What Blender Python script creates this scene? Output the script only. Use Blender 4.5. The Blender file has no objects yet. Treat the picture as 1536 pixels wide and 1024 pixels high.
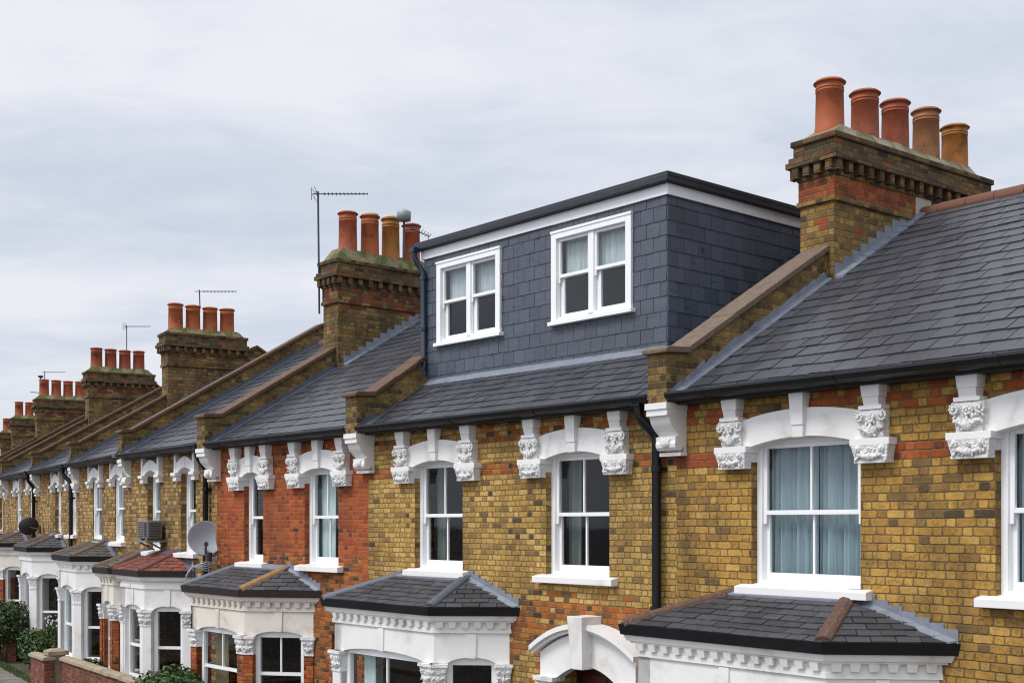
import bpy, math, random
from mathutils import Vector, Matrix
R = math.radians
SC = bpy.context.scene
COL = SC.collection
random.seed(7)

# ---------------------------------------------------------------- camera, sky, sun, exposure
F, CX, HY, CZ = 1850.0, 768.0, 785.0, 3.9
cam = bpy.data.cameras.new("camera"); camo = bpy.data.objects.new("camera", cam); COL.objects.link(camo)
camo.location = (0, 0, CZ); camo.rotation_euler = (R(90), 0, 0)
cam.sensor_width = 36; cam.lens = F / 1536 * 36
cam.shift_y = (HY - 511.5) / 1536; cam.clip_end = 3000; cam.clip_start = .05
SC.camera = camo
SC.view_settings.view_transform = 'Standard'; SC.view_settings.look = 'None'
SC.view_settings.gamma = 1; SC.view_settings.exposure = 0
SC.cycles.use_denoising = True; SC.cycles.pixel_filter_type = 'BLACKMAN_HARRIS'; SC.cycles.filter_width = 1.15
SC.cycles.max_bounces = 6; SC.cycles.transparent_max_bounces = 12

def srgb(r, g, b, k=1.0):
    def f(c):
        c /= 255.0
        return c / 12.92 if c <= .04045 else ((c + .055) / 1.055) ** 2.4
    return (f(r) * k, f(g) * k, f(b) * k, 1)

class NT:
    """small node-tree helper"""
    def __init__(s, nt): s.nt = nt
    def n(s, typ, ins=None, **props):
        nd = s.nt.nodes.new(typ)
        for k, v in props.items(): setattr(nd, k, v)
        for k, v in (ins or {}).items(): s.set(nd.inputs[k], v)
        return nd
    def set(s, sock, v):
        if isinstance(v, bpy.types.NodeSocket): s.nt.links.new(v, sock)
        else: sock.default_value = v
    def m(s, op, a, b=None, c=None):
        nd = s.nt.nodes.new('ShaderNodeMath'); nd.operation = op
        s.set(nd.inputs[0], a)
        if b is not None: s.set(nd.inputs[1], b)
        if c is not None: s.set(nd.inputs[2], c)
        return nd.outputs[0]
    def vm(s, op, a, b=None, out=0):
        nd = s.nt.nodes.new('ShaderNodeVectorMath'); nd.operation = op
        s.set(nd.inputs[0], a)
        if b is not None:
            s.set(nd.inputs['Scale' if op == 'SCALE' else 1], b)
        return nd.outputs[out]
    def comb(s, x, y, z=0.0):
        return s.n('ShaderNodeCombineXYZ', {0: x, 1: y, 2: z}).outputs[0]
    def sep(s, v):
        o = s.n('ShaderNodeSeparateXYZ', {0: v}).outputs; return o[0], o[1], o[2]
    def noise(s, vec, scale, detail=3.0, rough=.55, out=0, dist=0.0):
        return s.n('ShaderNodeTexNoise', {'Vector': vec, 'Scale': scale, 'Detail': detail, 'Roughness': rough, 'Distortion': dist}).outputs[out]
    def ramp(s, fac, stops, interp='LINEAR'):
        nd = s.nt.nodes.new('ShaderNodeValToRGB'); cr = nd.color_ramp; cr.interpolation = interp
        while len(cr.elements) < len(stops): cr.elements.new(.5)
        for e, (p, c) in zip(cr.elements, stops):
            e.position = p; e.color = c if not isinstance(c, (int, float)) else (c, c, c, 1)
        s.set(nd.inputs[0], fac); return nd.outputs[0]
    def mix(s, fac, a, b, mode='MIX'):
        nd = s.nt.nodes.new('ShaderNodeMix'); nd.data_type = 'RGBA'; nd.blend_type = mode
        s.set(nd.inputs[0], fac); s.set(nd.inputs[6], a); s.set(nd.inputs[7], b); return nd.outputs[2]
    def rng(s, v, a, b, c, d, smooth=False):
        nd = s.n('ShaderNodeMapRange', {0: v, 1: a, 2: b, 3: c, 4: d})
        if smooth: nd.interpolation_type = 'SMOOTHSTEP'
        return nd.outputs[0]

# overcast sky: thin nishita light behind a layer of cloud laid out by direction on a plane overhead
SUN_EL, SUN_AZ = R(54), R(240)        # azimuth from +Y clockwise: from behind the camera, a little to the left
w = bpy.data.worlds.new("World"); SC.world = w; w.use_nodes = True
nt = NT(w.node_tree)
for nd in list(w.node_tree.nodes): w.node_tree.nodes.remove(nd)
wo = nt.n('ShaderNodeOutputWorld')
sky = nt.n('ShaderNodeTexSky', sky_type='NISHITA', sun_disc=False, sun_elevation=SUN_EL, sun_rotation=SUN_AZ)
tc = nt.n('ShaderNodeTexCoord').outputs['Generated']
dx, dy, dz = nt.sep(tc)
zz = nt.m('ADD', nt.m('MAXIMUM', dz, 0.0), .16)
pl = nt.comb(nt.m('MULTIPLY', nt.m('DIVIDE', dx, zz), .75), nt.m('MULTIPLY', nt.m('DIVIDE', dy, zz), 1.3), 0.0)
c1 = nt.noise(nt.vm('ADD', pl, (3.1, 1.7, 0)), 1.15, 6, .5, dist=.2)
c2 = nt.noise(nt.vm('ADD', pl, (9.2, 4.4, 2)), 3.2, 7, .6, dist=.4)
cl = nt.m('ADD', nt.m('MULTIPLY', c1, .66), nt.m('MULTIPLY', c2, .34))
ccol = nt.ramp(cl, [(.38, srgb(205, 215, 230)), (.46, srgb(216, 223, 237)), (.52, srgb(228, 232, 243)), (.60, srgb(241, 243, 250))])
# towards the veiled sun and the zenith the cloud is brighter, near the horizon it pales
sunv = (math.sin(SUN_AZ) * math.cos(SUN_EL), math.cos(SUN_AZ) * math.cos(SUN_EL), math.sin(SUN_EL))
dt = nt.vm('DOT_PRODUCT', tc, sunv, out=1)
glow = nt.rng(dt, .2, 1.0, 1.0, 2.0, True)
ccol = nt.mix(nt.rng(dz, 0.0, .25, .5, 0.0, True), ccol, srgb(226, 230, 238))
ccol = nt.vm('SCALE', ccol, glow)
bg1 = nt.n('ShaderNodeBackground', {0: ccol, 1: 1.0})
bg2 = nt.n('ShaderNodeBackground', {0: sky.outputs[0], 1: .05})
mx = nt.n('ShaderNodeMixShader', {0: .06, 1: bg1.outputs[0], 2: bg2.outputs[0]})
nt.set(wo.inputs[0], mx.outputs[0])
sl = bpy.data.lights.new("sun", 'SUN'); sl.energy = 2.1; sl.angle = R(16); sl.color = (1.0, .96, .9)
so = bpy.data.objects.new("sun", sl); COL.objects.link(so)
so.rotation_euler = Vector(sunv).to_track_quat('Z', 'Y').to_euler()

# ---------------------------------------------------------------- materials
def mat(name):
    m = bpy.data.materials.new(name); m.use_nodes = True
    t = NT(m.node_tree); b = m.node_tree.nodes['Principled BSDF']
    return m, t, b
def bump(t, b, h, strength, dist):
    bn = t.n('ShaderNodeBump', {'Strength': strength, 'Distance': dist, 'Height': h}); t.set(b.inputs['Normal'], bn.outputs[0])

def brick(name, pal, red, mortar, prof, stain=.35, course=.1, L=.36, rough_edge=.006, soot=.0, mw=.011):
    """Flemish bond in metres on the UV map; prof = [(z, share of red bricks)] steps"""
    m, t, b = mat(name)
    uv = t.n('ShaderNodeUVMap').outputs[0]
    wv = t.vm('SCALE', t.vm('SUBTRACT', t.noise(uv, 11, 2, .5, out=1), (.5, .5, .5)), rough_edge * 2)
    wl = t.vm('SCALE', t.vm('SUBTRACT', t.noise(uv, .8, 1, .5, out=1), (.5, .5, .5)), .03)
    p = t.vm('ADD', t.vm('ADD', uv, wv), wl)
    U, V, _ = t.sep(p)
    hl = L * .6667
    v = t.m('DIVIDE', V, course); row = t.m('FLOOR', v); fv = t.m('SUBTRACT', v, row)
    rj = t.n('ShaderNodeTexWhiteNoise', {'W': row}, noise_dimensions='1D').outputs['Value']
    u = t.m('ADD', t.m('DIVIDE', U, L), t.m('ADD', t.m('MULTIPLY', t.m('MODULO', row, 2.0), .5), t.m('MULTIPLY', rj, .16)))
    cell = t.m('FLOOR', u); fu = t.m('SUBTRACT', u, cell)
    isH = t.m('GREATER_THAN', fu, .6667)
    lx = t.m('MULTIPLY', t.m('SUBTRACT', fu, t.m('MULTIPLY', isH, .6667)), L)
    wd = t.m('SUBTRACT', L * .6667, t.m('MULTIPLY', isH, L * .3333))
    ex = t.m('MINIMUM', lx, t.m('SUBTRACT', wd, lx))
    ey = t.m('MULTIPLY', t.m('MINIMUM', fv, t.m('SUBTRACT', 1.0, fv)), course)
    d = t.m('SMOOTH_MIN', ex, ey, .030)
    mask = t.rng(d, mw * .15, mw * .95, 0, 1, True)
    idv = t.comb(t.m('ADD', cell, t.m('MULTIPLY', isH, .5)), row, 0.0)
    wn = t.n('ShaderNodeTexWhiteNoise', {'Vector': idv}, noise_dimensions='2D')
    wn2 = t.n('ShaderNodeTexWhiteNoise', {'Vector': t.vm('ADD', idv, (37.3, 11.1, 0))}, noise_dimensions='2D').outputs['Value']
    # dark bricks come in clusters
    clus = t.rng(t.noise(t.vm('MULTIPLY', idv, (L, course * 1.4, 1)), .8, 4, .7), .36, .68, -.20, .20)
    sel = t.m('ADD', wn.outputs['Value'], clus)
    col = t.ramp(sel, pal, 'CONSTANT')
    rcol = t.ramp(wn.outputs['Value'], red, 'CONSTANT')
    if prof:
        pf = t.ramp(t.m('DIVIDE', t.sep(uv)[1], 12.0), [(z / 12.0, s) for z, s in prof], 'CONSTANT')
        mk = t.m('LESS_THAN', wn2, pf)
        col = t.mix(mk, col, rcol)
    # inside a brick: burnt blotches, lighter arrises
    fine = t.noise(t.vm('ADD', uv, t.vm('SCALE', wn.outputs['Color'], 3.0)), 24, 5, .75)
    col = t.mix(t.m('MULTIPLY', t.rng(fine, .48, .58, 0, 1.0), t.rng(wn2, 0, 1, .35, 1.0)), col, t.mix(.5, col, (.03, .02, .012, 1)))
    fine2 = t.noise(uv, 60, 3, .6)
    col = t.mix(t.rng(fine2, .3, .7, .75, 1.15), (0, 0, 0, 1), col)
    mcol = t.mix(t.noise(uv, 30, 3, .6), srgb(*mortar, .7), srgb(*mortar, 1.15))
    col = t.mix(mask, mcol, col)
    st = t.noise(t.vm('MULTIPLY', uv, (1.0, .45, 1)), .9, 5, .62)
    col = t.mix(t.rng(st, .40, .66, 0, stain, True), col, t.mix(.8, col, (.035, .03, .02, 1)))
    st3 = t.noise(t.vm('MULTIPLY', uv, (.35, 1.6, 1)), 1.0, 4, .7)
    col = t.mix(t.rng(st3, .52, .72, 0, stain * .8, True), col, t.mix(.7, col, (.05, .045, .035, 1)))
    if soot:
        st2 = t.noise(uv, 2.2, 5, .7)
        col = t.mix(t.rng(st2, .38, .68, 0, soot, True), col, (.03, .026, .016, 1))
    t.set(b.inputs['Base Color'], col); b.inputs['Roughness'].default_value = .9
    b.inputs['Specular IOR Level'].default_value = .25
    h = t.m('ADD', mask, t.m('MULTIPLY', fine, .35)); h = t.m('ADD', h, t.m('MULTIPLY', wn2, .2))
    bump(t, b, h, .95, .011)
    return m

YEL = [(0, srgb(200, 156, 78)), (.16, srgb(192, 148, 72)), (.32, srgb(206, 164, 86)), (.46, srgb(184, 140, 68)), (.60, srgb(196, 150, 72)),
       (.74, srgb(176, 134, 68)), (.85, srgb(158, 122, 68)), (.93, srgb(136, 108, 66)), (.985, srgb(112, 90, 60)), (1.0, srgb(88, 74, 54))]
YELB = [(0, srgb(200, 162, 90)), (.16, srgb(188, 150, 78)), (.32, srgb(208, 172, 102)), (.46, srgb(178, 140, 74)), (.60, srgb(194, 156, 84)),
       (.76, srgb(168, 134, 76)), (.87, srgb(146, 116, 70)), (.94, srgb(118, 96, 62)), (1.0, srgb(92, 78, 58))]
CHB = [(0, srgb(168, 132, 72)), (.2, srgb(154, 120, 64)), (.4, srgb(178, 142, 80)), (.6, srgb(142, 112, 64)), (.8, srgb(118, 94, 60)), (.95, srgb(92, 76, 54))]
YEL2 = [(0, srgb(186, 150, 92)), (.2, srgb(170, 134, 80)), (.4, srgb(198, 164, 106)), (.58, srgb(156, 122, 74)), (.78, srgb(136, 108, 72)), (.93, srgb(106, 86, 62))]
REDB = [(0, srgb(176, 88, 46)), (.25, srgb(164, 78, 42)), (.5, srgb(186, 98, 52)), (.72, srgb(150, 70, 42)), (.9, srgb(128, 66, 44)), (.97, srgb(98, 62, 48))]
REDW = [(0, srgb(176, 86, 44)), (.25, srgb(166, 76, 38)), (.5, srgb(184, 94, 48)), (.72, srgb(152, 70, 38)), (.93, srgb(128, 68, 48)), (1.0, srgb(98, 62, 50))]
ORB = [(0, srgb(172, 98, 46)), (.25, srgb(184, 112, 52)), (.5, srgb(152, 82, 42)), (.7, srgb(126, 82, 48)), (.85, srgb(92, 64, 46)), (.95, srgb(70, 56, 46))]
SOOTB = [(0, srgb(150, 122, 74)), (.2, srgb(136, 110, 68)), (.4, srgb(160, 130, 78)), (.58, srgb(122, 100, 64)), (.74, srgb(140, 106, 66)), (.92, srgb(98, 82, 60))]
SOOTC = [(0, srgb(128, 104, 64)), (.2, srgb(104, 86, 58)), (.4, srgb(140, 110, 66)), (.58, srgb(86, 72, 54)), (.74, srgb(112, 82, 56)), (.9, srgb(66, 56, 46))]
PARB = [(0, srgb(156, 126, 72)), (.2, srgb(142, 114, 64)), (.4, srgb(168, 136, 76)), (.6, srgb(128, 102, 62)), (.8, srgb(106, 86, 58)), (.95, srgb(86, 72, 54))]
REDD = [(0, srgb(142, 76, 46)), (.3, srgb(124, 64, 42)), (.6, srgb(154, 86, 52)), (.85, srgb(98, 60, 44))]
M = {}
M['brick_yellow'] = brick('brick_yellow', YEL, REDB, (134, 110, 74), [(0, 0), (4.59, 1), (4.77, .0), (5.1, .5), (5.6, 0)], stain=.7, course=.09, L=.345, soot=.25)
M['brick_yellow_band'] = brick('brick_yellow_band', YELB, ORB, (138, 114, 78), [(0, .8), (1.2, .2), (2.0, .55), (2.2, .85), (2.78, .12), (2.95, 0), (4.6, 1), (4.8, .0), (5.1, .5), (5.6, 0)], stain=.5, course=.08, L=.30)
M['brick_red'] = brick('brick_red', REDW, ORB, (156, 116, 84), [(0, 1), (3.0, .6), (3.3, .03), (4.9, .35), (5.4, .0)], stain=.35, course=.075, L=.30, mw=.009)
M['brick_far'] = brick('brick_far', YEL2, REDB, (130, 106, 72), [(0, .2), (2.9, .0), (5.1, .25), (5.4, 0)], stain=.5, mw=.012, course=.09, L=.30)
M['brick_chimney'] = brick('brick_chimney', CHB, REDB, (136, 118, 84), [(0, .03), (8.46, .95), (8.78, .12), (9.6, 0)], stain=.5, soot=.35, course=.09, L=.345)
M['brick_sooty_top'] = brick('brick_sooty_top', SOOTC, REDD, (96, 88, 66), [(0, .06)], stain=.5, soot=.45, course=.09, L=.345)
M['brick_soot'] = brick('brick_soot', SOOTB, REDD, (112, 98, 70), [(0, .03), (8.56, .7), (9.02, .15), (9.7, 0)], stain=.6, soot=.6, course=.09, L=.33)
M['brick_parapet'] = brick('brick_parapet', PARB, REDB, (146, 126, 88), None, stain=.6, soot=.5, course=.09, L=.33)
M['brick_pier'] = brick('brick_pier', ORB, REDB, (140, 92, 60), [(0, .6)], stain=.4, course=.075, L=.3)
M['brick_garden'] = brick('brick_garden', [(0, srgb(138, 78, 66)), (.3, srgb(120, 64, 56)), (.6, srgb(150, 96, 74)), (.85, srgb(96, 64, 54))], REDB, (130, 104, 84), None, stain=.5, soot=.3, course=.08, L=.3)

def slate(name, c0, c1, c2, rough, spots=True, spec=.5):
    m, t, b = mat(name)
    ri = t.n('ShaderNodeNewGeometry').outputs['Random Per Island']
    uv = t.n('ShaderNodeUVMap').outputs[0]
    col = t.ramp(ri, [(0, c0), (.35, c1), (.7, c2), (1, c1)])
    n1 = t.noise(t.vm('ADD', t.vm('MULTIPLY', uv, (1, 3, 1)), t.comb(t.m('MULTIPLY', ri, 9.0), 0.0, 0.0)), 7, 4, .6)
    col = t.mix(t.rng(n1, .4, .8, 0, .35), col, t.mix(.6, col, (.006, .006, .007, 1)))
    big = t.noise(uv, .7, 4, .6)
    col = t.mix(t.rng(big, .45, .75, 0, .35, True), col, srgb(70, 69, 72))
    chip = t.noise(t.vm('MULTIPLY', uv, (1, 2.6, 1)), 4.3, 5, .7)
    col = t.mix(t.rng(chip, .61, .66, 0, .75, True), col, (.008, .008, .009, 1))
    if spots:
        lich = t.noise(uv, 22, 3, .5)
        col = t.mix(t.rng(lich, .70, .78, 0, .5, True), col, srgb(120, 118, 104))
    t.set(b.inputs['Base Color'], col)
    t.set(b.inputs['Roughness'], t.rng(t.m('ADD', n1, t.m('MULTIPLY', ri, .3)), .3, 1.0, rough - .12, rough + .15))
    b.inputs['Specular IOR Level'].default_value = spec
    bump(t, b, t.m('ADD', n1, t.m('MULTIPLY', t.noise(uv, 40, 3, .6), .3)), .5, .006)
    return m
M['slate'] = slate('slate', srgb(56, 57, 62), srgb(63, 64, 69), srgb(70, 71, 77), .36)
M['slate_bay'] = slate('slate_bay', srgb(52, 52, 56), srgb(64, 63, 66), srgb(74, 73, 77), .55)
M['slate_brown'] = slate('slate_brown', srgb(66, 60, 54), srgb(80, 72, 62), srgb(72, 66, 62), .7)
M['slate_blue'] = slate('slate_blue', srgb(70, 76, 87), srgb(77, 83, 94), srgb(84, 90, 101), .5, spots=False, spec=.4)
M['tile_red'] = slate('tile_red', srgb(122, 60, 44), srgb(104, 52, 42), srgb(136, 74, 54), .75)

def simple(name, col, rough=.6, metal=0, var=.15, scale=4.0, dirt=None, dirtamt=.3, bmp=.3, bscale=30, bdist=.004, spec=.5, coords='Object', fleck=None, dlo=.5, dhi=.75):
    m, t, b = mat(name)
    oc = t.n('ShaderNodeTexCoord').outputs[coords]
    n = t.noise(oc, scale, 5, .6)
    c = t.mix(t.rng(n, .25, .75, 0, 1), tuple([x * (1 - var) for x in col[:3]] + [1]), tuple([min(1, x * (1 + var)) for x in col[:3]] + [1]))
    if dirt:
        n2 = t.noise(oc, scale * .6, 6, .68, dist=.4)
        c = t.mix(t.rng(n2, dlo, dhi, 0, dirtamt, True), c, dirt)
    if fleck:
        n3 = t.noise(oc, 45, 2, .5)
        c = t.mix(t.rng(n3, .6, .68, 0, .6, True), c, fleck)
    t.set(b.inputs['Base Color'], c); b.inputs['Metallic'].default_value = metal
    t.set(b.inputs['Roughness'], t.rng(n, .2, .8, max(.03, rough - .1), min(1, rough + .1)))
    b.inputs['Specular IOR Level'].default_value = spec
    if bmp: bump(t, b, t.noise(oc, bscale, 4, .6), bmp, bdist)
    return m
M['white'] = simple('white_masonry_paint', srgb(228, 226, 223), .55, var=.04, scale=2.5, dirt=srgb(172, 165, 152), dirtamt=.6, bmp=.25, bscale=18, bdist=.004)
M['carved'] = simple('white_carved_paint', srgb(228, 227, 225), .6, var=.05, scale=6, dirt=srgb(140, 135, 126), dirtamt=.7, bmp=1.0, bscale=26, bdist=.03)
M['cream'] = simple('weathered_cream_paint', srgb(216, 209, 198), .65, var=.06, scale=3, dirt=srgb(150, 138, 120), dirtamt=.5, bmp=.4, bscale=20, bdist=.005)
M['gloss_white'] = simple('gloss_white_joinery', srgb(238, 238, 238), .35, var=.02, scale=3, dirt=srgb(205, 202, 196), dirtamt=.3, bmp=.08, bscale=14, bdist=.002)
M['black'] = simple('black_gutter_plastic', srgb(15, 15, 18), .42, var=.25, scale=3, dirt=srgb(40, 40, 43), dirtamt=.35, bmp=.1, spec=.35)
M['brown_gutter'] = simple('brown_black_gutter', srgb(40, 28, 24), .5, var=.2, scale=3, bmp=.1)
M['navy'] = simple('navy_downpipe', srgb(28, 42, 62), .35, var=.1, bmp=.05)
M['roof_edge'] = simple('dark_roof_edge', srgb(30, 33, 40), .5, var=.15, scale=2, dirt=srgb(70, 74, 82), dirtamt=.4, bmp=.1)
M['lead'] = simple('lead_flashing', srgb(126, 131, 142), .5, metal=.1, var=.16, scale=5, dirt=srgb(80, 85, 94), dirtamt=.7, bmp=.4, bscale=12, bdist=.01)
M['lead_dark'] = simple('dark_lead', srgb(88, 93, 105), .5, metal=.1, var=.14, scale=5, dirt=srgb(70, 74, 84), dirtamt=.6, bmp=.35, bscale=12, bdist=.01)
M['coping'] = simple('weathered_coping_stone', srgb(104, 88, 73), .9, var=.22, scale=9, dirt=srgb(72, 62, 52), dirtamt=.7, bmp=.8, bscale=34, bdist=.01, fleck=srgb(150, 130, 106))
M['coping_brown'] = simple('mossy_brown_coping', srgb(92, 70, 53), .92, var=.25, scale=8, dirt=srgb(66, 52, 40), dirtamt=.7, bmp=.8, bscale=30, bdist=.012, fleck=srgb(146, 96, 56))
M['hip_brown'] = simple('brown_hip_tile', srgb(92, 68, 56), .9, var=.25, scale=14, dirt=srgb(64, 50, 44), dirtamt=.7, bmp=1.0, bscale=50, bdist=.012, fleck=srgb(146, 122, 102))
M['hip_ochre'] = simple('ochre_hip_tile', srgb(146, 112, 72), .9, var=.2, scale=10, dirt=srgb(92, 70, 48), dirtamt=.6, bmp=.7, bscale=34, bdist=.01)
M['hip_moss'] = simple('mossy_hip_tile', srgb(104, 84, 62), .9, var=.25, scale=8, dirt=srgb(62, 60, 36), dirtamt=.7, bmp=.8, bscale=30, bdist=.012)
M['ridge'] = simple('terracotta_ridge', srgb(106, 68, 52), .85, var=.2, scale=5, dirt=srgb(96, 72, 60), dirtamt=.7, bmp=.5, bscale=25, bdist=.008)
M['flaunch'] = simple('mortar_flaunching', srgb(142, 134, 112), .95, var=.25, scale=5, dirt=srgb(92, 88, 60), dirtamt=.7, bmp=1.0, bscale=22, bdist=.02, dlo=.44, dhi=.6)
M['flaunch_moss'] = simple('mossy_flaunching', srgb(118, 110, 84), .95, var=.3, scale=5, dirt=srgb(80, 84, 34), dirtamt=.95, bmp=1.0, bscale=22, bdist=.03, dlo=.48, dhi=.56)
M['render'] = simple('grey_cement_patch', srgb(176, 168, 156), .9, var=.12, scale=8, bmp=.6, bscale=20, bdist=.01)
for nm, c in (('pot_orange', (164, 84, 42)), ('pot_red', (148, 72, 42)), ('pot_brown', (142, 92, 54)), ('pot_tan', (164, 104, 40)), ('pot_rust', (160, 78, 42))):
    M[nm] = simple(nm, srgb(*c), .65, var=.25, scale=6, dirt=srgb(c[0] * .5, c[1] * .5, c[2] * .5), dirtamt=.9, bmp=.4, bscale=24, bdist=.006, fleck=srgb(min(255, c[0] * 1.15), c[1] * 1.3, c[2] * 1.4))
M['pot_cap'] = simple('pale_pot_cap', srgb(190, 176, 150), .8, var=.12, bmp=.3)
M['dark_inside'] = simple('soot', srgb(18, 16, 15), .95, var=.1, bmp=0)
M['room'] = simple('room_wall', srgb(112, 108, 100), .9, var=.1, bmp=0)
M['room_light'] = simple('pale_room_wall', srgb(205, 206, 204), .9, var=.05, bmp=0)
M['metal'] = simple('aerial_metal', srgb(72, 74, 80), .45, metal=.6, var=.15, bmp=0)
M['dish'] = simple('grey_dish', srgb(158, 162, 168), .45, var=.05, scale=2, dirt=srgb(120, 122, 124), dirtamt=.4, bmp=0)
M['dish_dark'] = simple('dark_dish', srgb(48, 46, 48), .6, var=.1, bmp=0)
M['vent'] = simple('grey_cowl', srgb(150, 158, 158), .5, metal=.3, var=.08, bmp=0)
M['ac'] = simple('beige_ac_casing', srgb(120, 116, 108), .55, var=.1, dirt=srgb(82, 78, 70), dirtamt=.5, bmp=0)
M['door'] = simple('dark_red_door', srgb(72, 26, 20), .35, var=.1, bmp=.05)
M['stone'] = simple('garden_stone', srgb(150, 136, 112), .9, var=.2, scale=6, dirt=srgb(92, 84, 62), dirtamt=.7, bmp=.7, bscale=26, bdist=.012)
M['asphalt'] = simple('asphalt', (.06, .06, .062, 1), .9, var=.2, scale=2, dirt=(.035, .035, .035, 1), bmp=.5, bscale=60)
M['earth'] = simple('garden_soil', srgb(74, 66, 50), .95, var=.3, scale=5, dirt=srgb(62, 76, 36), dirtamt=.9, bmp=.8, bscale=25, bdist=.03, dlo=.42, dhi=.58)
M['cable'] = simple('cable', srgb(60, 60, 62), .6, bmp=0)

def paving():
    m, t, b = mat('paving_slabs')
    oc = t.n('ShaderNodeTexCoord').outputs['Object']
    br = t.n('ShaderNodeTexBrick', {'Vector': oc, 'Color1': srgb(118, 112, 106), 'Color2': srgb(98, 94, 90), 'Mortar': srgb(52, 48, 44), 'Scale': 1.0,
             'Mortar Size': .012, 'Brick Width': .9, 'Row Height': .62}, offset=.5)
    n = t.noise(oc, 3, 6, .65)
    c = t.mix(t.rng(n, .45, .7, 0, .5, True), br.outputs[0], srgb(64, 60, 52))
    t.set(b.inputs['Base Color'], c); b.inputs['Roughness'].default_value = .85
    bump(t, b, t.m('ADD', t.m('MULTIPLY', br.outputs[1], -1.0), n), .5, .01); return m
M['paving'] = paving()

def glass(name, tint=(.82, .86, .88, 1)):
    m = bpy.data.materials.new(name); m.use_nodes = True; t = NT(m.node_tree)
    t.nt.nodes.remove(m.node_tree.nodes['Principled BSDF']); out = m.node_tree.nodes['Material Output']
    oc = t.n('ShaderNodeTexCoord').outputs['Object']
    bn = t.n('ShaderNodeBump', {'Strength': .15, 'Distance': .01, 'Height': t.noise(oc, 1.6, 2, .5)})
    tr = t.n('ShaderNodeBsdfTransparent', {0: tint})
    gl = t.n('ShaderNodeBsdfGlossy', {'Color': (.9, .93, .95, 1), 'Roughness': .03, 'Normal': bn.outputs[0]})
    fr = t.n('ShaderNodeFresnel', {'IOR': 1.42, 'Normal': bn.outputs[0]})
    bf = t.n('ShaderNodeNewGeometry').outputs['Backfacing']
    fac = t.m('MULTIPLY', t.m('MULTIPLY', fr.outputs[0], 1.1), t.m('SUBTRACT', 1.0, bf))
    mx = t.n('ShaderNodeMixShader', {0: fac, 1: tr.outputs[0], 2: gl.outputs[0]})
    t.set(out.inputs[0], mx.outputs[0]); return m
M['glass'] = glass('window_glass', (.95, .97, .97, 1))

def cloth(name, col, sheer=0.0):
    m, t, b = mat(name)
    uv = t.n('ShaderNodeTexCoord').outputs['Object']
    n = t.noise(t.vm('MULTIPLY', uv, (6, 6, .4)), 3, 4, .6)  # upright streaks put extra fold shading into the cloth colour
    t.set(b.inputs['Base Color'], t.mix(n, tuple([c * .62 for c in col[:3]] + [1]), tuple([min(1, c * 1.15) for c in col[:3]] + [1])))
    b.inputs['Roughness'].default_value = .9; b.inputs['Specular IOR Level'].default_value = .1
    if sheer:
        b.inputs['Alpha'].default_value = 1 - sheer
    return m
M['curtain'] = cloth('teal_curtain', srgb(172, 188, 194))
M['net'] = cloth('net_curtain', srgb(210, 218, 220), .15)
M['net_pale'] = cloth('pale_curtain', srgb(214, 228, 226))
M['jamb_grey'] = cloth('grey_green_jamb', srgb(120, 130, 122))
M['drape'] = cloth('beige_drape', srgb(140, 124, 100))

def leaf_mat(name, a, c):
    m, t, b = mat(name)
    ri = t.n('ShaderNodeNewGeometry').outputs['Random Per Island']
    t.set(b.inputs['Base Color'], t.ramp(ri, [(0, a), (.6, c), (1, a)])); b.inputs['Roughness'].default_value = .6
    return m
M['leaf'] = leaf_mat('hedge_leaf', srgb(42, 62, 26), srgb(76, 100, 44))
M['leaf_dark'] = leaf_mat('dark_hedge_leaf', srgb(34, 52, 24), srgb(60, 82, 36))
M['petal'] = leaf_mat('white_petal', srgb(225, 225, 220), srgb(240, 240, 236))
M['grass'] = leaf_mat('grass_blade', srgb(62, 76, 34), srgb(92, 98, 50))

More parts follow.
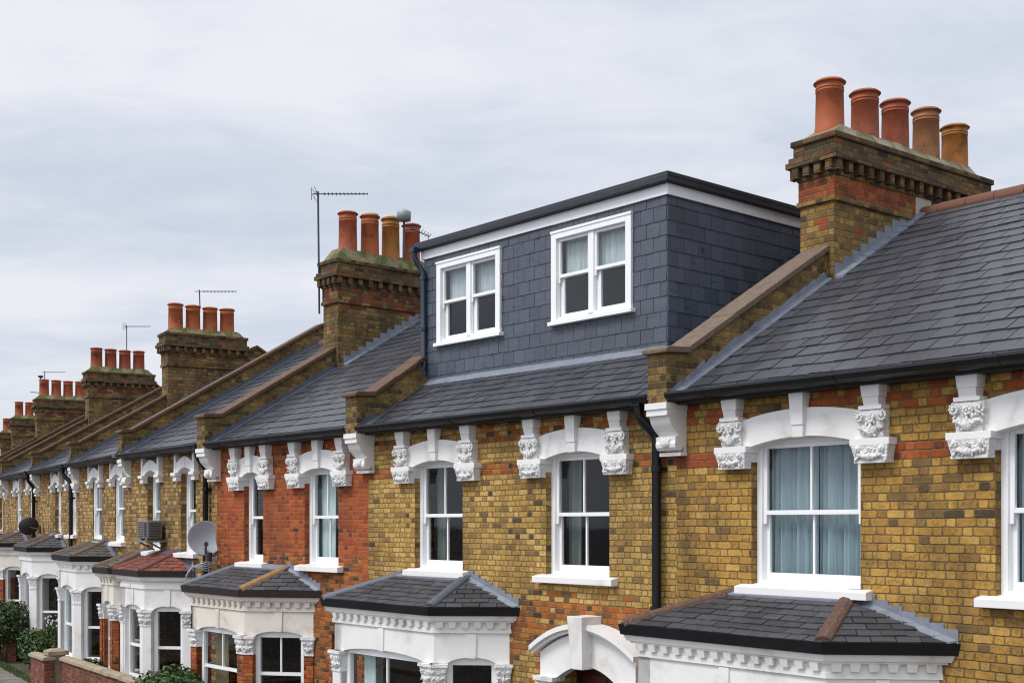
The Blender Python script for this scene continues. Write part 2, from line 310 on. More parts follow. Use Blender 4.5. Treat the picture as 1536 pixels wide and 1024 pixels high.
# ---------------------------------------------------------------- mesh helper
class MB:
    def __init__(s): s.v = []; s.f = []; s.sm = []; s.mi = []; s.cur = 0
    def face(s, pts, smooth=False):
        b = len(s.v); s.v.extend([tuple(p) for p in pts]); s.f.append(tuple(range(b, b + len(pts)))); s.sm.append(smooth); s.mi.append(s.cur)
    def mesh(s, vs, fs, smooth=False):
        b = len(s.v); s.v.extend([tuple(p) for p in vs])
        for f in fs: s.f.append(tuple(b + i for i in f)); s.sm.append(smooth); s.mi.append(s.cur)
    def hexa(s, a, c):
        """a = 4 bottom pts ccw seen from above, c = 4 top pts"""
        s.mesh(list(a) + list(c), [(3, 2, 1, 0), (4, 5, 6, 7), (0, 1, 5, 4), (1, 2, 6, 5), (2, 3, 7, 6), (3, 0, 4, 7)])
    def box(s, x0, x1, y0, y1, z0, z1):
        s.hexa([(x0, y0, z0), (x1, y0, z0), (x1, y1, z0), (x0, y1, z0)], [(x0, y0, z1), (x1, y0, z1), (x1, y1, z1), (x0, y1, z1)])
    def prism_x(s, prof, x0, x1, smooth=False):
        """prof = [(y,z)..] ccw seen from +x ; extruded along x"""
        n = len(prof)
        vs = [(x0, y, z) for y, z in prof] + [(x1, y, z) for y, z in prof]
        fs = [tuple(range(n - 1, -1, -1)), tuple(range(n, 2 * n))]
        s.mesh(vs, fs); s.mesh(vs, [(i, (i + 1) % n, n + (i + 1) % n, n + i) for i in range(n)], smooth)
    def prism(s, poly, vec):
        n = len(poly); a = [Vector(p) for p in poly]; c = [p + Vector(vec) for p in a]
        s.mesh(a + c, [tuple(range(n - 1, -1, -1)), tuple(range(n, 2 * n))] + [(i, (i + 1) % n, n + (i + 1) % n, n + i) for i in range(n)])
    def tube(s, pts, r, seg=8, cap=True):
        pts = [Vector(p) for p in pts]; rings = []
        for i, p in enumerate(pts):
            d = (pts[min(i + 1, len(pts) - 1)] - pts[max(i - 1, 0)]).normalized()
            up = Vector((0, 0, 1)) if abs(d.z) < .95 else Vector((1, 0, 0))
            a = d.cross(up).normalized(); b = d.cross(a)
            rr = r[i] if isinstance(r, (list, tuple)) else r
            rings.append([p + (a * math.cos(2 * math.pi * k / seg) + b * math.sin(2 * math.pi * k / seg)) * rr for k in range(seg)])
        vs = [q for rg in rings for q in rg]; fs = []
        for i in range(len(rings) - 1):
            for k in range(seg):
                k2 = (k + 1) % seg; fs.append((i * seg + k, i * seg + k2, (i + 1) * seg + k2, (i + 1) * seg + k))
        s.mesh(vs, fs, True)
        if cap: s.mesh(rings[0], [tuple(range(seg))]); s.mesh(rings[-1], [tuple(range(seg - 1, -1, -1))])
    def lathe(s, c, prof, seg=20, ax=None):
        """prof = [(radius, height)..] about +z at c (or matrix ax)"""
        vs = []; fs = []
        for r_, h in prof:
            for k in range(seg):
                p = Vector((r_ * math.cos(2 * math.pi * k / seg), r_ * math.sin(2 * math.pi * k / seg), h))
                if ax: p = ax @ p
                vs.append(p + Vector(c))
        for i in range(len(prof) - 1):
            for k in range(seg):
                k2 = (k + 1) % seg; fs.append((i * seg + k, i * seg + k2, (i + 1) * seg + k2, (i + 1) * seg + k))
        s.mesh(vs, fs, True)
    def ell(s, c, rx, ry, rz, rot=0.0, seg=8, rings=5):
        """ellipsoid, rotated by rot in the x-z plane"""
        vs = []; fs = []; cr, sr = math.cos(rot), math.sin(rot)
        for i in range(rings + 1):
            th = math.pi * i / rings
            for k in range(seg):
                ph = 2 * math.pi * k / seg
                x, y, z = rx * math.sin(th) * math.cos(ph), ry * math.sin(th) * math.sin(ph), rz * math.cos(th)
                vs.append((c[0] + x * cr + z * sr, c[1] + y, c[2] - x * sr + z * cr))
        for i in range(rings):
            for k in range(seg):
                k2 = (k + 1) % seg; fs.append((i * seg + k, (i + 1) * seg + k, (i + 1) * seg + k2, i * seg + k2))
        s.mesh(vs, fs, True)
    def build(s, name, mats, parent=None, mtx=None, bevel=0, label=None, weld=False):
        me = bpy.data.meshes.new(name); vs = s.v
        if mtx is not None: vs = [tuple(mtx @ Vector(p)) for p in vs]
        me.from_pydata(vs, [], s.f)
        mats = mats if isinstance(mats, (list, tuple)) else [mats]
        for m in mats: me.materials.append(M[m])
        me.polygons.foreach_set('use_smooth', s.sm); me.polygons.foreach_set('material_index', s.mi)
        uvl = me.uv_layers.new(name='UVMap'); co = me.vertices; Z = Vector((0, 0, 1)); dat = [0.0] * (2 * len(me.loops))
        for p in me.polygons:
            n = p.normal
            t = Vector((1, 0, 0)) if n.z > .999 or n.z < -.999 else Z.cross(n).normalized()
            if t.x < -.7 or (abs(t.x) < .7 and t.y < 0): t = -t
            b = n.cross(t)
            if b.z < 0 or (abs(b.z) < 1e-4 and b.y < 0): b = -b
            for li in p.loop_indices:
                q = co[me.loops[li].vertex_index].co; dat[2 * li] = q.dot(t); dat[2 * li + 1] = q.dot(b)
        uvl.data.foreach_set('uv', dat)
        me.update()
        o = bpy.data.objects.new(name, me); COL.objects.link(o)
        if parent is not None: o.parent = parent
        if bevel:
            bv = o.modifiers.new('bevel', 'BEVEL'); bv.width = bevel; bv.segments = 2; bv.limit_method = 'ANGLE'; bv.angle_limit = R(40)
            wd = o.modifiers.new('weld', 'WELD'); wd.merge_threshold = .0002
            o.modifiers.move(1, 0)
        if label: o['label'] = label
        return o

def thing(o, label, cat, group=None):
    o['label'] = label; o['category'] = cat
    if group: o['group'] = group
    return o
def empty(name, loc, rz, label, cat, group=None):
    o = bpy.data.objects.new(name, None); COL.objects.link(o); o.location = loc; o.rotation_euler = (0, 0, rz)
    o.empty_display_size = .2
    return thing(o, label, cat, group)

def clip(poly, a, b, c):
    """keep a*x+b*y<=c of 2D poly"""
    out = []
    for i in range(len(poly)):
        p, q = poly[i], poly[(i + 1) % len(poly)]
        dp, dq = a * p[0] + b * p[1] - c, a * q[0] + b * q[1] - c
        if dp <= 0: out.append(p)
        if (dp < 0 < dq) or (dq < 0 < dp):
            k = dp / (dp - dq); out.append((p[0] + (q[0] - p[0]) * k, p[1] + (q[1] - p[1]) * k))
    return out
def slates(mb, poly, gap=.0055, exp=.288, wid=.30, lift=.012, o=None, rnd=None, messy=1.0, tvec=None):
    """cover the planar convex 3D polygon (ccw seen from outside, first edge = eaves) with lapped slates"""
    rnd = rnd or random
    P0 = [Vector(p) for p in poly]; n = (P0[1] - P0[0]).cross(P0[2] - P0[1]).normalized()
    t = tvec or (P0[1] - P0[0]).normalized(); b = n.cross(t); O = Vector(o) if o else P0[0]
    q = [((p - O).dot(t), (p - O).dot(b)) for p in P0]
    x0, x1 = min(p[0] for p in q), max(p[0] for p in q); y0, y1 = min(p[1] for p in q), max(p[1] for p in q)
    j0, j1 = int(math.floor(y0 / exp + 1e-6)), int(math.ceil(y1 / exp - 1e-6))
    edges = []
    for i in range(len(q)):
        a, c = q[i], q[(i + 1) % len(q)]; ex, ey = c[0] - a[0], c[1] - a[1]; L_ = math.hypot(ex, ey)
        if L_ > 1e-5: edges.append((ey / L_, -ex / L_, (ey * a[0] - ex * a[1]) / L_))
    for j in range(j0, j1):
        off = (wid * .5 if j % 2 else 0)
        i0, i1 = int(math.floor((x0 - off) / wid)) - 1, int(math.ceil((x1 - off) / wid)) + 1
        for i in range(i0, i1):
            r2 = random.Random(j * 7919 + i * 104729 + 13)
            g = gap; xa, xb = off + i * wid + g + r2.uniform(-.005, .005) * messy, off + (i + 1) * wid - g
            ya, yb = j * exp - r2.uniform(0, .012) * messy, (j + 1) * exp + exp * .12
            sk = r2.uniform(-.006, .006) * messy
            pl = [(xa, ya + sk), (xb, ya - sk), (xb, yb), (xa, yb)]
            for e in edges:
                pl = clip(pl, *e)
                if len(pl) < 3: break
            if len(pl) < 3: continue
            h0 = lift + r2.uniform(0, .007) * messy; tilt = r2.uniform(-.02, .02) * messy
            def P(p, base=False):
                k = (p[1] - j * exp) / (exp * 1.12)
                wob = .004 * math.sin(p[0] * 1.9 + p[1] * .8) + .004 * math.sin(p[1] * 2.3 - p[0] * .6)
                h = -.02 if base else wob * messy + .008 * messy + max(.001, h0 * (1 - k) + .002 + (p[0] - xa) * tilt)
                return O + t * p[0] + b * p[1] + n * h
            top = [P(p) for p in pl]; bot = [P(p, True) for p in pl]; m_ = len(pl)
            mb.mesh(top + bot, [tuple(range(m_))] + [(i_, m_ + i_, m_ + (i_ + 1) % m_, (i_ + 1) % m_) for i_ in range(m_)])

def carved(mb, cx, y, z0, z1, w, seed=1, dens=1.0):
    """acanthus leaves, scrolls and a central rosette standing out from a block face at y (towards -y)"""
    r = random.Random(seed); h = z1 - z0; zc = (z0 + z1) / 2
    k_ = min(w, h * 1.2)
    for sx in (-1, 1):                       # volutes
        c = (cx + sx * w * .34, zc + h * .24)
        for k in range(14):
            a = 1.2 - k * .6; rr = k_ * (.155 - .0095 * k)
            mb.ell((c[0] + sx * math.cos(a) * rr, y - .006 - .0016 * k, c[1] + math.sin(a) * rr), .018, .02, .018, seg=5, rings=4)
        for k in range(5):                   # leaves fanning out below
            a = sx * (.25 + .36 * k)
            mb.ell((cx + math.sin(a) * w * .27, y - .004, z0 + h * (.24 + .03 * k)), w * .055, .03, h * .19, rot=a * 1.0, seg=6, rings=5)
            mb.ell((cx + math.sin(a) * w * .36, y - .006, z0 + h * (.12 + .07 * k)), .012, .016, .012, seg=5, rings=4)
    mb.ell((cx, y - .008, z0 + h * .28), w * .065, .034, h * .26, seg=6, rings=5)
    for k in range(6):
        a = k * math.pi / 3 + .3
        mb.ell((cx + math.cos(a) * k_ * .10, y - .008, zc + h * .18 + math.sin(a) * k_ * .10), k_ * .065, .026, k_ * .065, seg=6, rings=4)
    mb.ell((cx, y - .014, zc + h * .18), k_ * .045, .025, k_ * .045, seg=6, rings=4)
    for k in range(int(22 * dens)):
        mb.ell((cx + r.uniform(-.46, .46) * w, y - .001, z0 + r.uniform(.06, .94) * h), r.uniform(.012, .024), .016, r.uniform(.014, .034), rot=r.uniform(-1, 1), seg=5, rings=4)

# ---------------------------------------------------------------- terrace layout (camera at the origin looking along +Y)
P = {0: (6.561, 9.988), 1: (2.086, 15.628), 2: (-2.427, 20.863), 3: (-5.978, 24.976), 4: (-8.999, 29.014), 5: (-11.712, 33.300), 6: (-14.535, 37.912), 7: (-17.463, 42.725),
     8: (-20.266, 47.572), 9: (-23.040, 52.437), 10: (-25.619, 57.406), 11: (-28.142, 62.406), 12: (-30.576, 67.449), 13: (-32.943, 72.524), 14: (-35.209, 77.644)}
def frame(i):
    L_, R_ = P[i], P[i - 1]; dx_, dy_ = R_[0] - L_[0], R_[1] - L_[1]
    return L_, math.atan2(dy_, dx_), math.hypot(dx_, dy_)
SL = .592
def rz(y): return 5.61 + SL * y       # roof surface
RY = 5.0                               # ridge
def cz_(y): return 6.13 + SL * y

def window(h, cx, hw, z0, z1, y=.10, munt=True, munt_low=True, ornate=True, sill=True, arch=.08, frame_w=.07, sub=True, horn=True):
    """box-sash window: frame > sash, sash, pane, sill"""
    x0, x1 = cx - hw, cx + hw
    f = MB()
    f.box(x0, x0 + frame_w, y, y + .14, z0, z1); f.box(x1 - frame_w, x1, y, y + .14, z0, z1)
    f.box(x0 + frame_w, x1 - frame_w, y, y + .14, z1 - .09, z1 + .02); f.box(x0 + frame_w, x1 - frame_w, y, y + .14, z0, z0 + .05)
    wf = f.build('window', 'gloss_white', h, bevel=.004)
    a, b = x0 + frame_w, x1 - frame_w; zm = (z0 + z1) / 2 - .02
    def sash(za, zb, ya, rail_b, rail_t, mu):
        m = MB(); st = .055
        m.box(a, a + st, ya, ya + .045, za, zb); m.box(b - st, b, ya, ya + .045, za, zb)
        m.box(a + st, b - st, ya, ya + .045, za, za + rail_b); m.box(a + st, b - st, ya, ya + .045, zb - rail_t, zb)
        if mu: m.box(cx - .014, cx + .014, ya + .004, ya + .04, za + rail_b, zb - rail_t)
        if horn and ya < y + .05:
            for sx, xx in ((1, a), (-1, b)):
                m.prism_x([(ya, za), (ya, za - .11), (ya + .02, za - .11), (ya + .045, za - .03), (ya + .045, za)], min(xx, xx + sx * .045), max(xx, xx + sx * .045))
        m.build('sash', 'gloss_white', wf, bevel=.003)
        g = MB(); g.box(a + st, b - st, ya + .018, ya + .022, za + rail_b, zb - rail_t); g.build('pane', 'glass', wf)
    sash(zm - .03, z1 - .09, y + .03, .05, .05, munt)
    sash(z0 + .05, zm + .02, y + .08, .085, .05, munt_low)
    if sill:
        s = MB()
        s.prism_x([(-.13, z0 - .115), (.12, z0 - .115), (.12, z0 + .012), (-.0, z0 - .003), (-.13, z0 - .028)], cx - hw - .16, cx + hw + .16)
        s.build('sill', 'white', wf, bevel=.006)
    return wf

def lintel(h, cx, hw, ornate=True, m='white', seed=0, y=0.0):
    """white segmental arch slab with keystone, bracket blocks and carved capitals"""
    s = MB(); n = 16; e = hw + .345
    xs = [-e, -hw - .001] + [-hw + 2 * hw * k / n for k in range(n + 1)] + [hw + .001, e]
    def zb(x): return 4.80 if abs(x) > hw else 4.80 + .10 * (1 - (x / hw) ** 2)
    def zt(x): return 5.08 + .14 * (1 - min(1, abs(x) / (hw + .2)) ** 2) ** .8
    for a, b in zip(xs[:-1], xs[1:]):
        if b - a < .0005: continue
        s.hexa([(cx + a, -.07, zb(a)), (cx + b, -.07, zb(b)), (cx + b, .13, zb(b)), (cx + a, .13, zb(a))],
               [(cx + a, -.07, zt(a)), (cx + b, -.07, zt(b)), (cx + b, .13, zt(b)), (cx + a, .13, zt(a))])
    ln = s.build('lintel', m, h)
    k = MB()
    k.hexa([(cx - .07, -.11, 4.885), (cx + .07, -.11, 4.885), (cx + .075, -.06, 4.885), (cx - .075, -.06, 4.885)],
           [(cx - .08, -.12, 5.02), (cx + .08, -.12, 5.02), (cx + .085, -.06, 5.02), (cx - .085, -.06, 5.02)])
    k.hexa([(cx - .085, -.13, 5.022), (cx + .085, -.13, 5.022), (cx + .085, -.06, 5.022), (cx - .085, -.06, 5.022)],
           [(cx - .10, -.155, 5.43), (cx + .10, -.155, 5.43), (cx + .105, .0, 5.43), (cx - .105, .0, 5.43)])
    if ornate: k.build('keystone', m, ln, bevel=.005)
    for sx in (-1, 1):
        c = cx + sx * (hw + .225)
        b = MB()       # upper bracket block
        b.hexa([(c - .095, -.13, 5.17), (c + .095, -.13, 5.17), (c + .095, .0, 5.17), (c - .095, .0, 5.17)],
               [(c - .10, -.15, 5.26), (c + .10, -.15, 5.26), (c + .10, .0, 5.26), (c - .10, .0, 5.26)])
        b.hexa([(c - .11, -.145, 5.262), (c + .11, -.145, 5.262), (c + .11, .0, 5.262), (c - .11, .0, 5.262)],
               [(c - .12, -.17, 5.43), (c + .12, -.17, 5.43), (c + .125, .0, 5.43), (c - .125, .0, 5.43)])
        b.box(c - .145, c + .145, -.155, .0, 5.125, 5.17)
        # carved console body, swelling profile
        b.cur = 1 if ornate else 0
        b.prism_x([(0, 4.82), (-.10, 4.82), (-.12, 4.90), (-.115, 5.0), (-.145, 5.07), (-.14, 5.12), (0, 5.12)], c - .145, c + .145)
        if ornate: carved(b, c, -.135, 4.82, 5.13, .40, seed * 7 + 3 + sx, .9)
        b.build('console', [m, 'carved'], ln, bevel=.004)
        q = MB(); xi = c - sx * .262; xo = c + sx * .235; x0, x1 = min(xi, xo), max(xi, xo)
        q.box(x0, x1, -.15, .11, 4.745, 4.82)
        q.cur = 1 if ornate else 0
        q.hexa([(x0 + .05 , -.11, 4.57), (x1 - .05, -.11, 4.57), (x1 - .05, .10, 4.57), (x0 + .05, .10, 4.57)],
               [(x0 + .015, -.15, 4.744), (x1 - .015, -.15, 4.744), (x1 - .015, .10, 4.744), (x0 + .015, .10, 4.744)])
        q.box(x0 + .04, x1 - .04, -.125, .09, 4.555, 4.585)
        if ornate: carved(q, c - sx * .01, -.135, 4.58, 4.75, .42, seed * 5 + 11 + sx, 2.0)
        q.build('capital', [m, 'carved'], ln, bevel=.003)
    return ln

def plain_lintel(h, cx, hw, m='white'):
    s = MB(); n = 12; e = hw + .10
    xs = [-e] + [-hw + 2 * hw * k / n for k in range(n + 1)] + [e]
    for a, b in zip(xs[:-1], xs[1:]):
        zb = lambda x: 4.98 + .12 * max(0, 1 - (x / hw) ** 2); zt = lambda x: 5.16 + .18 * (1 - (abs(x) / e) ** 1.6)
        s.hexa([(cx + a, -.09, zb(a)), (cx + b, -.09, zb(b)), (cx + b, .16, zb(b)), (cx + a, .16, zb(a))], [(cx + a, -.09, zt(a)), (cx + b, -.09, zt(b)), (cx + b, .16, zt(b)), (cx + a, .16, zt(a))])
    s.box(cx - .012, cx + .012, -.10, -.08, 5.10, 5.33)
    ln = s.build('lintel', m, h)
    for sx in (-1, 1):
        q = MB(); c = cx + sx * (hw + .09)
        q.box(c - .13, c + .13, -.15, .0, 4.93, 5.0); q.box(c - .10, c + .10, -.11, .0, 4.82, 4.93); q.build('capital', m, ln, bevel=.006)
        q = MB(); q.box(c - .055, c + .055, -.10, .0, 5.0, 5.42); q.build('console', m, ln)
    return ln

def holes_wall(mb, x0, x1, z0, z1, y, holes, depth=.24):
    """sheet at y with rectangular holes (xa,xb,za,zb) and brick reveals going back"""
    xs = sorted({x0, x1, *[v for h_ in holes for v in h_[:2]]}); zs = sorted({z0, z1, *[v for h_ in holes for v in h_[2:4]]})
    for a, b in zip(xs[:-1], xs[1:]):
        for c, d in zip(zs[:-1], zs[1:]):
            mx_, mz = (a + b) / 2, (c + d) / 2
            if any(h_[0] < mx_ < h_[1] and h_[2] < mz < h_[3] for h_ in holes): continue
            mb.face([(a, y, c), (b, y, c), (b, y, d), (a, y, d)])
    for a, b, c, d in holes:
        mb.face([(a, y, c), (a, y, d), (a, y + depth, d), (a, y + depth, c)]); mb.face([(b, y, d), (b, y, c), (b, y + depth, c), (b, y + depth, d)])
        mb.face([(a, y, d), (b, y, d), (b, y + depth, d), (a, y + depth, d)]); mb.face([(b, y, c), (a, y, c), (a, y + depth, c), (b, y + depth, c)])

def curtain(name, mtx, x0, x1, y, z0, z1, m, folds, amp, label, cat='curtain', group=None, seed=0):
    r = random.Random(seed); n = int(folds * 10); mb = MB(); rows = 4; vs = []
    ph = [r.uniform(-.5, .5) for _ in range(40)]
    for j in range(rows + 1):
        z = z1 + (z0 - z1) * j / rows; sp = .7 + .3 * j / rows
        for k in range(n + 1):
            u = k / n; a = u * folds * 2 * math.pi + ph[int(u * folds) % 40] * .6
            vs.append((x0 + (x1 - x0) * u + math.sin(a * 2) * .006, y + math.sin(a) * amp * sp + math.sin(a * .37 + seed) * amp * .5, z))
    mb.mesh(vs, [(j * (n + 1) + k, (j + 1) * (n + 1) + k, (j + 1) * (n + 1) + k + 1, j * (n + 1) + k + 1) for j in range(rows) for k in range(n)], True)
    o = mb.build(name, m, None); o.matrix_world = mtx
    return thing(o, label, cat, group)

def chimney(h, dz, y0, y1, pots, bm, fm, potmats, moss=False, caps=None, zpot=9.5, hs=None, seed=0, detail=True, x=0.0):
    """stack with string course, dentils, oversailing courses and flaunching; pots are its children"""
    s = MB(); hw = .29
    def ring(o, za, zb): s.box(x - hw - o, x + hw + o, y0 - o, y1 + o, za, zb)
    ring(0, 5.4, 8.40 + dz)
    ring(.04, 8.40 + dz, 8.47 + dz); ring(.02, 8.47 + dz, 8.76 + dz)
    s.cur = 1
    if detail:
        ring(.035, 8.76 + dz, 8.95 + dz)
        nx, ny = 3, max(4, int((y1 - y0) / .24))
        for k in range(ny + 1):
            yy = y0 - .02 + (y1 - y0 + .04) * k / ny
            for sx in (-1, 1): s.box(*sorted((x + sx * (hw + .03), x + sx * (hw + .13))), yy - .05, yy + .05, 8.80 + dz, 8.95 + dz)
        for k in range(nx + 1):
            xx = x - hw + 2 * hw * k / nx
            for yy, dy_ in ((y0 - .13, y0 - .03), (y1 + .03, y1 + .13)): s.box(xx - .055, xx + .055, yy, dy_, 8.80 + dz, 8.95 + dz)
    else: ring(.07, 8.76 + dz, 8.95 + dz)
    ring(.15, 8.95 + dz, 9.035 + dz); ring(.12, 9.035 + dz, 9.10 + dz); ring(.07, 9.10 + dz, 9.26 + dz); ring(.10, 9.26 + dz, 9.34 + dz)
    c = s.build('chimney', [bm, 'brick_sooty_top'], h, bevel=.008 if detail else 0)
    f = MB(); r = random.Random(seed); zt, z_ = zpot + .02, 9.335 + dz; n = 12
    # flaunching: lumpy mortar hip
    ys = [y0 - .06 + (y1 - y0 + .12) * k / n for k in range(n + 1)]
    vs = []
    for k, yy in enumerate(ys):
        e = (k in (0, n)); j = lambda a: r.uniform(-a, a)
        topz = z_ + .01 if e else zt + j(.02)
        yt = yy
        vs += [(x - hw - .05 + j(.01), yy, z_ + j(.01)), (x - .20 + j(.02), yt, topz), (x + .20 + j(.02), yt, topz), (x + hw + .05 + j(.01), yy, z_ + j(.01))]
    fs = [(4 * k + a, 4 * k + a + 4, 4 * k + a + 5, 4 * k + a + 1) for k in range(n) for a in range(3)]
    f.mesh([(v[0], v[1], v[2]) for v in vs], [t_[::-1] for t_ in fs], False)
    f.build('flaunching', fm, c)
    for k, yy in enumerate(pots):
        hh = (hs[k] if hs else .75); pr = MB(); seg = 24; b = r.uniform(-.01, .01); rb = .205
        prof = [(rb * 1.04, -.10), (rb * 1.04, .0), (rb * 1.0, .03), (rb * .95, hh * .76), (rb * .98, hh * .765), (rb * .98, hh * .785), (rb * .94, hh * .79), (rb * .94, hh * .815), (rb * .98, hh * .82), (rb * .98, hh * .84), (rb * .945, hh * .845),
                (rb * .94, hh - .05), (rb * 1.10, hh - .043), (rb * 1.13, hh - .034), (rb * 1.10, hh - .026), (rb * .98, hh - .022), (rb * .96, hh), (rb * .84, hh), (rb * .82, hh - .12)]
        pr.lathe((x + b, yy, zt - .01), [(a_, b_) for a_, b_ in prof], seg)
        pr.cur = 1; pr.lathe((x + b, yy, zt - .01), [(rb * .79, hh - .10), (0.001, hh - .10)], seg)
        if caps and caps[k]:
            pr.cur = 2; pr.lathe((x + b, yy, zt - .01), [(rb * 1.0, hh - .005), (rb * .96, hh + .03), (rb * .7, hh + .06), (.001, hh + .065)], seg)
        pr.build('chimney_pot', [potmats[k], 'dark_inside', 'pot_cap'], c)
    return c

def step_flashing(h, x, y0, y1, side=1, m='lead', n=None):
    """lead let into the chimney flank in steps, dressed down on to the slates"""
    s = MB(); n = n or int((y1 - y0) / .19); r = random.Random(int(x * 100) + n)
    for k in range(n):
        a = y0 + (y1 - y0) * k / n; b = y0 + (y1 - y0) * (k + 1) / n + .02
        xa, xb = sorted((x, x + side * (.012 + .004 * (k % 2))))
        tp = rz(b) + .13 + r.uniform(-.01, .01)
        s.hexa([(xa, a, rz(a) - .03), (xb, a, rz(a) - .03), (xb, b, rz(b) - .03), (xa, b, rz(b) - .03)], [(xa, a, tp), (xb, a, tp), (xb, b, tp), (xa, b, tp)])
        xc, xd = sorted((x, x + side * .14))
        s.hexa([(xc, a, rz(a) + .012), (xd, a, rz(a) + .012), (xd, b, rz(b) + .012), (xc, b, rz(b) + .012)],
               [(xc, a, rz(a) + .07), (xd, a, rz(a) + .045), (xd, b, rz(b) + .045), (xc, b, rz(b) + .07)])
    return s.build('flashing', m, h)

def party_wall(h, i, bm='brick_parapet', cm='coping', fx=.35, chim=False, ymax=None, x=0.0):
    """parapet on party wall: pier, sloping brick wall, stone coping, corbel, lead apron"""
    hw = .165 if i <= 3 else .125; ye = 2.85 if chim else RY
    if i == 2: ye = 1.30; chim = True
    s = MB()
    prof = [(-fx, 5.41), (0.02, 5.41), (.02, 5.3), (RY, 5.3), (RY, cz_(RY) - .09), (0.0, 6.04), (-fx, 6.03)] if not chim else \
           [(-fx, 5.41), (0.02, 5.41), (.02, 5.3), (ye, 5.3), (ye, cz_(ye) - .09), (0.0, 6.04), (-fx, 6.03)]
    s.prism_x(prof, x - hw, x + hw)
    s.box(x - hw, x + hw, .01, 10.3, 0, 5.299)
    # back half
    if i != 2: bp = [(RY if not chim else 5.1, 5.3), (10.4, 5.3), (10.4, cz_(-.4) - .09), (RY if not chim else 5.1, cz_(RY if not chim else 4.9) - .09)]
    if i != 2: s.prism_x(bp, x - hw, x + hw)
    pw = s.build('parapet', bm, h)
    c = MB(); o = .055; n = max(5, int(ye / .75)); rr = random.Random(i)
    c.prism_x([(-fx - .06, 6.02), (.02, 6.045), (.02, 6.125), (-fx - .0, 6.105), (-fx - .06, 6.07)], x - hw - o, x + hw + o)
    for k in range(n):
        a, b = .02 + (ye - .02) * k / n, .02 + (ye - .02) * (k + 1) / n - .006
        d = rr.uniform(-.006, .006)
        c.prism_x([(a, cz_(a) - .09 + d), (b, cz_(b) - .09 + d), (b, cz_(b) + d), (a, cz_(a) + d)], x - hw - o, x + hw + o)
    yb = RY if not chim else 5.1
    if i != 2: c.prism_x([(yb, cz_(10 - yb) - .09), (10.4, cz_(-.4) - .09), (10.4, cz_(-.4)), (yb, cz_(10 - yb))], x - hw - o, x + hw + o)
    c.build('coping', cm, pw, bevel=.012)
    # white scroll corbel under the pier
    k = MB(); w_ = hw + .005
    k.box(x - w_ - .02, x + w_ + .02, -fx - .03, 0, 5.33, 5.408); k.box(x - w_ - .01, x + w_ + .01, -fx - .01, 0, 5.25, 5.33)
    pf = [(0, 4.79), (0, 5.25), (-fx + .03, 5.25)]
    for a in range(7): t_ = a / 6; pf.append((-fx + .05 + .16 * t_ ** 1.6, 5.2 - .19 * t_))
    pf.append((-.2 * fx / .35, 4.99))
    for a in range(8):
        t_ = R(60 + 200 * a / 7); pf.append((-.13 * fx / .35 - .075 * math.sin(t_) * 1.0, 4.90 + .085 * math.cos(t_)))
    k.prism_x(pf[::-1], x - w_, x + w_)
    k.box(x - w_ - .012, x + w_ + .012, -.12, 0, 4.755, 4.80)
    k.cur = 1
    for sx in (-1, 0, 1): k.ell((x + sx * .05, -.2 * fx / .35, 4.92), .03, .03, .07, rot=sx * .3)
    k.build('corbel', ['white', 'carved'], pw)
    # lead apron each side
    for sd in (-1, 1):
        f = MB(); xa, xb = sorted((x + sd * hw, x + sd * (hw + .010))); xc, xd = sorted((x + sd * hw, x + sd * (hw + .10)))
        n2 = 26; r = random.Random(i * 3 + sd)
        for q in range(n2):
            a, b = -.28 + (ye + .28) * q / n2, -.28 + (ye + .28) * (q + 1) / n2
            t1, t2 = r.uniform(.11, .16), r.uniform(.15, .2)
            f.hexa([(xa, a, rz(a) - .03), (xb, a, rz(a) - .03), (xb, b, rz(b) - .03), (xa, b, rz(b) - .03)], [(xa, a, rz(a) + t1), (xb, a, rz(a) + t1), (xb, b, rz(b) + t2), (xa, b, rz(b) + t2)])
            e1 = .15
            s0, s1 = (xc, xd) if sd > 0 else (xc, xd)
            hi_, lo_ = .075, .042 + r.uniform(0, .006)
            f.hexa([(s0, a, rz(a) + .01), (s1, a, rz(a) + .01), (s1, b, rz(b) + .01), (s0, b, rz(b) + .01)],
                   [(s0, a, rz(a) + (hi_ if sd > 0 else lo_)), (s1, a, rz(a) + (lo_ if sd > 0 else hi_)), (s1, b, rz(b) + (lo_ if sd > 0 else hi_)), (s0, b, rz(b) + (hi_ if sd > 0 else lo_))])
        f.build('flashing', 'lead' if i == 1 else 'lead_dark', pw)
    if i == 2:
        for o_ in [pw] + list(pw.children):
            for v in o_.data.vertices:
                if 0 < v.co.y < 2 and v.co.z > 5.35: v.co.x -= .22 * v.co.y
    return pw

def downpipe(h, x, z0, z1, m='black', offset=True, r=.05, xg=None, yg=-.28, name='downpipe'):
    s = MB()
    xg = x if xg is None else xg
    s.tube([(xg, yg, z1 + .06), (xg, yg, z1 - .14), (xg + (x - xg) * .2, yg + .04, z1 - .21), (x - (x - xg) * .15, -.13, z1 - .36), (x, -.10, z1 - .43), (x, -.10, z0)], r, 12)
    s.box(xg - .08, xg + .08, yg - .08, yg + .08, z1 - .02, z1 + .1)
    z = z1 - .85
    while z > z0 + .3:
        s.tube([(x, -.10, z), (x, -.10, z + .07)], r + .014, 12); s.box(x - .10, x + .10, -.07, .0, z + .01, z + .06); z -= 1.75
    s.tube([(x, -.10, z0 - .02), (x, -.10, z0 + .05)], r + .02, 12)
    return s.build(name, m, h)

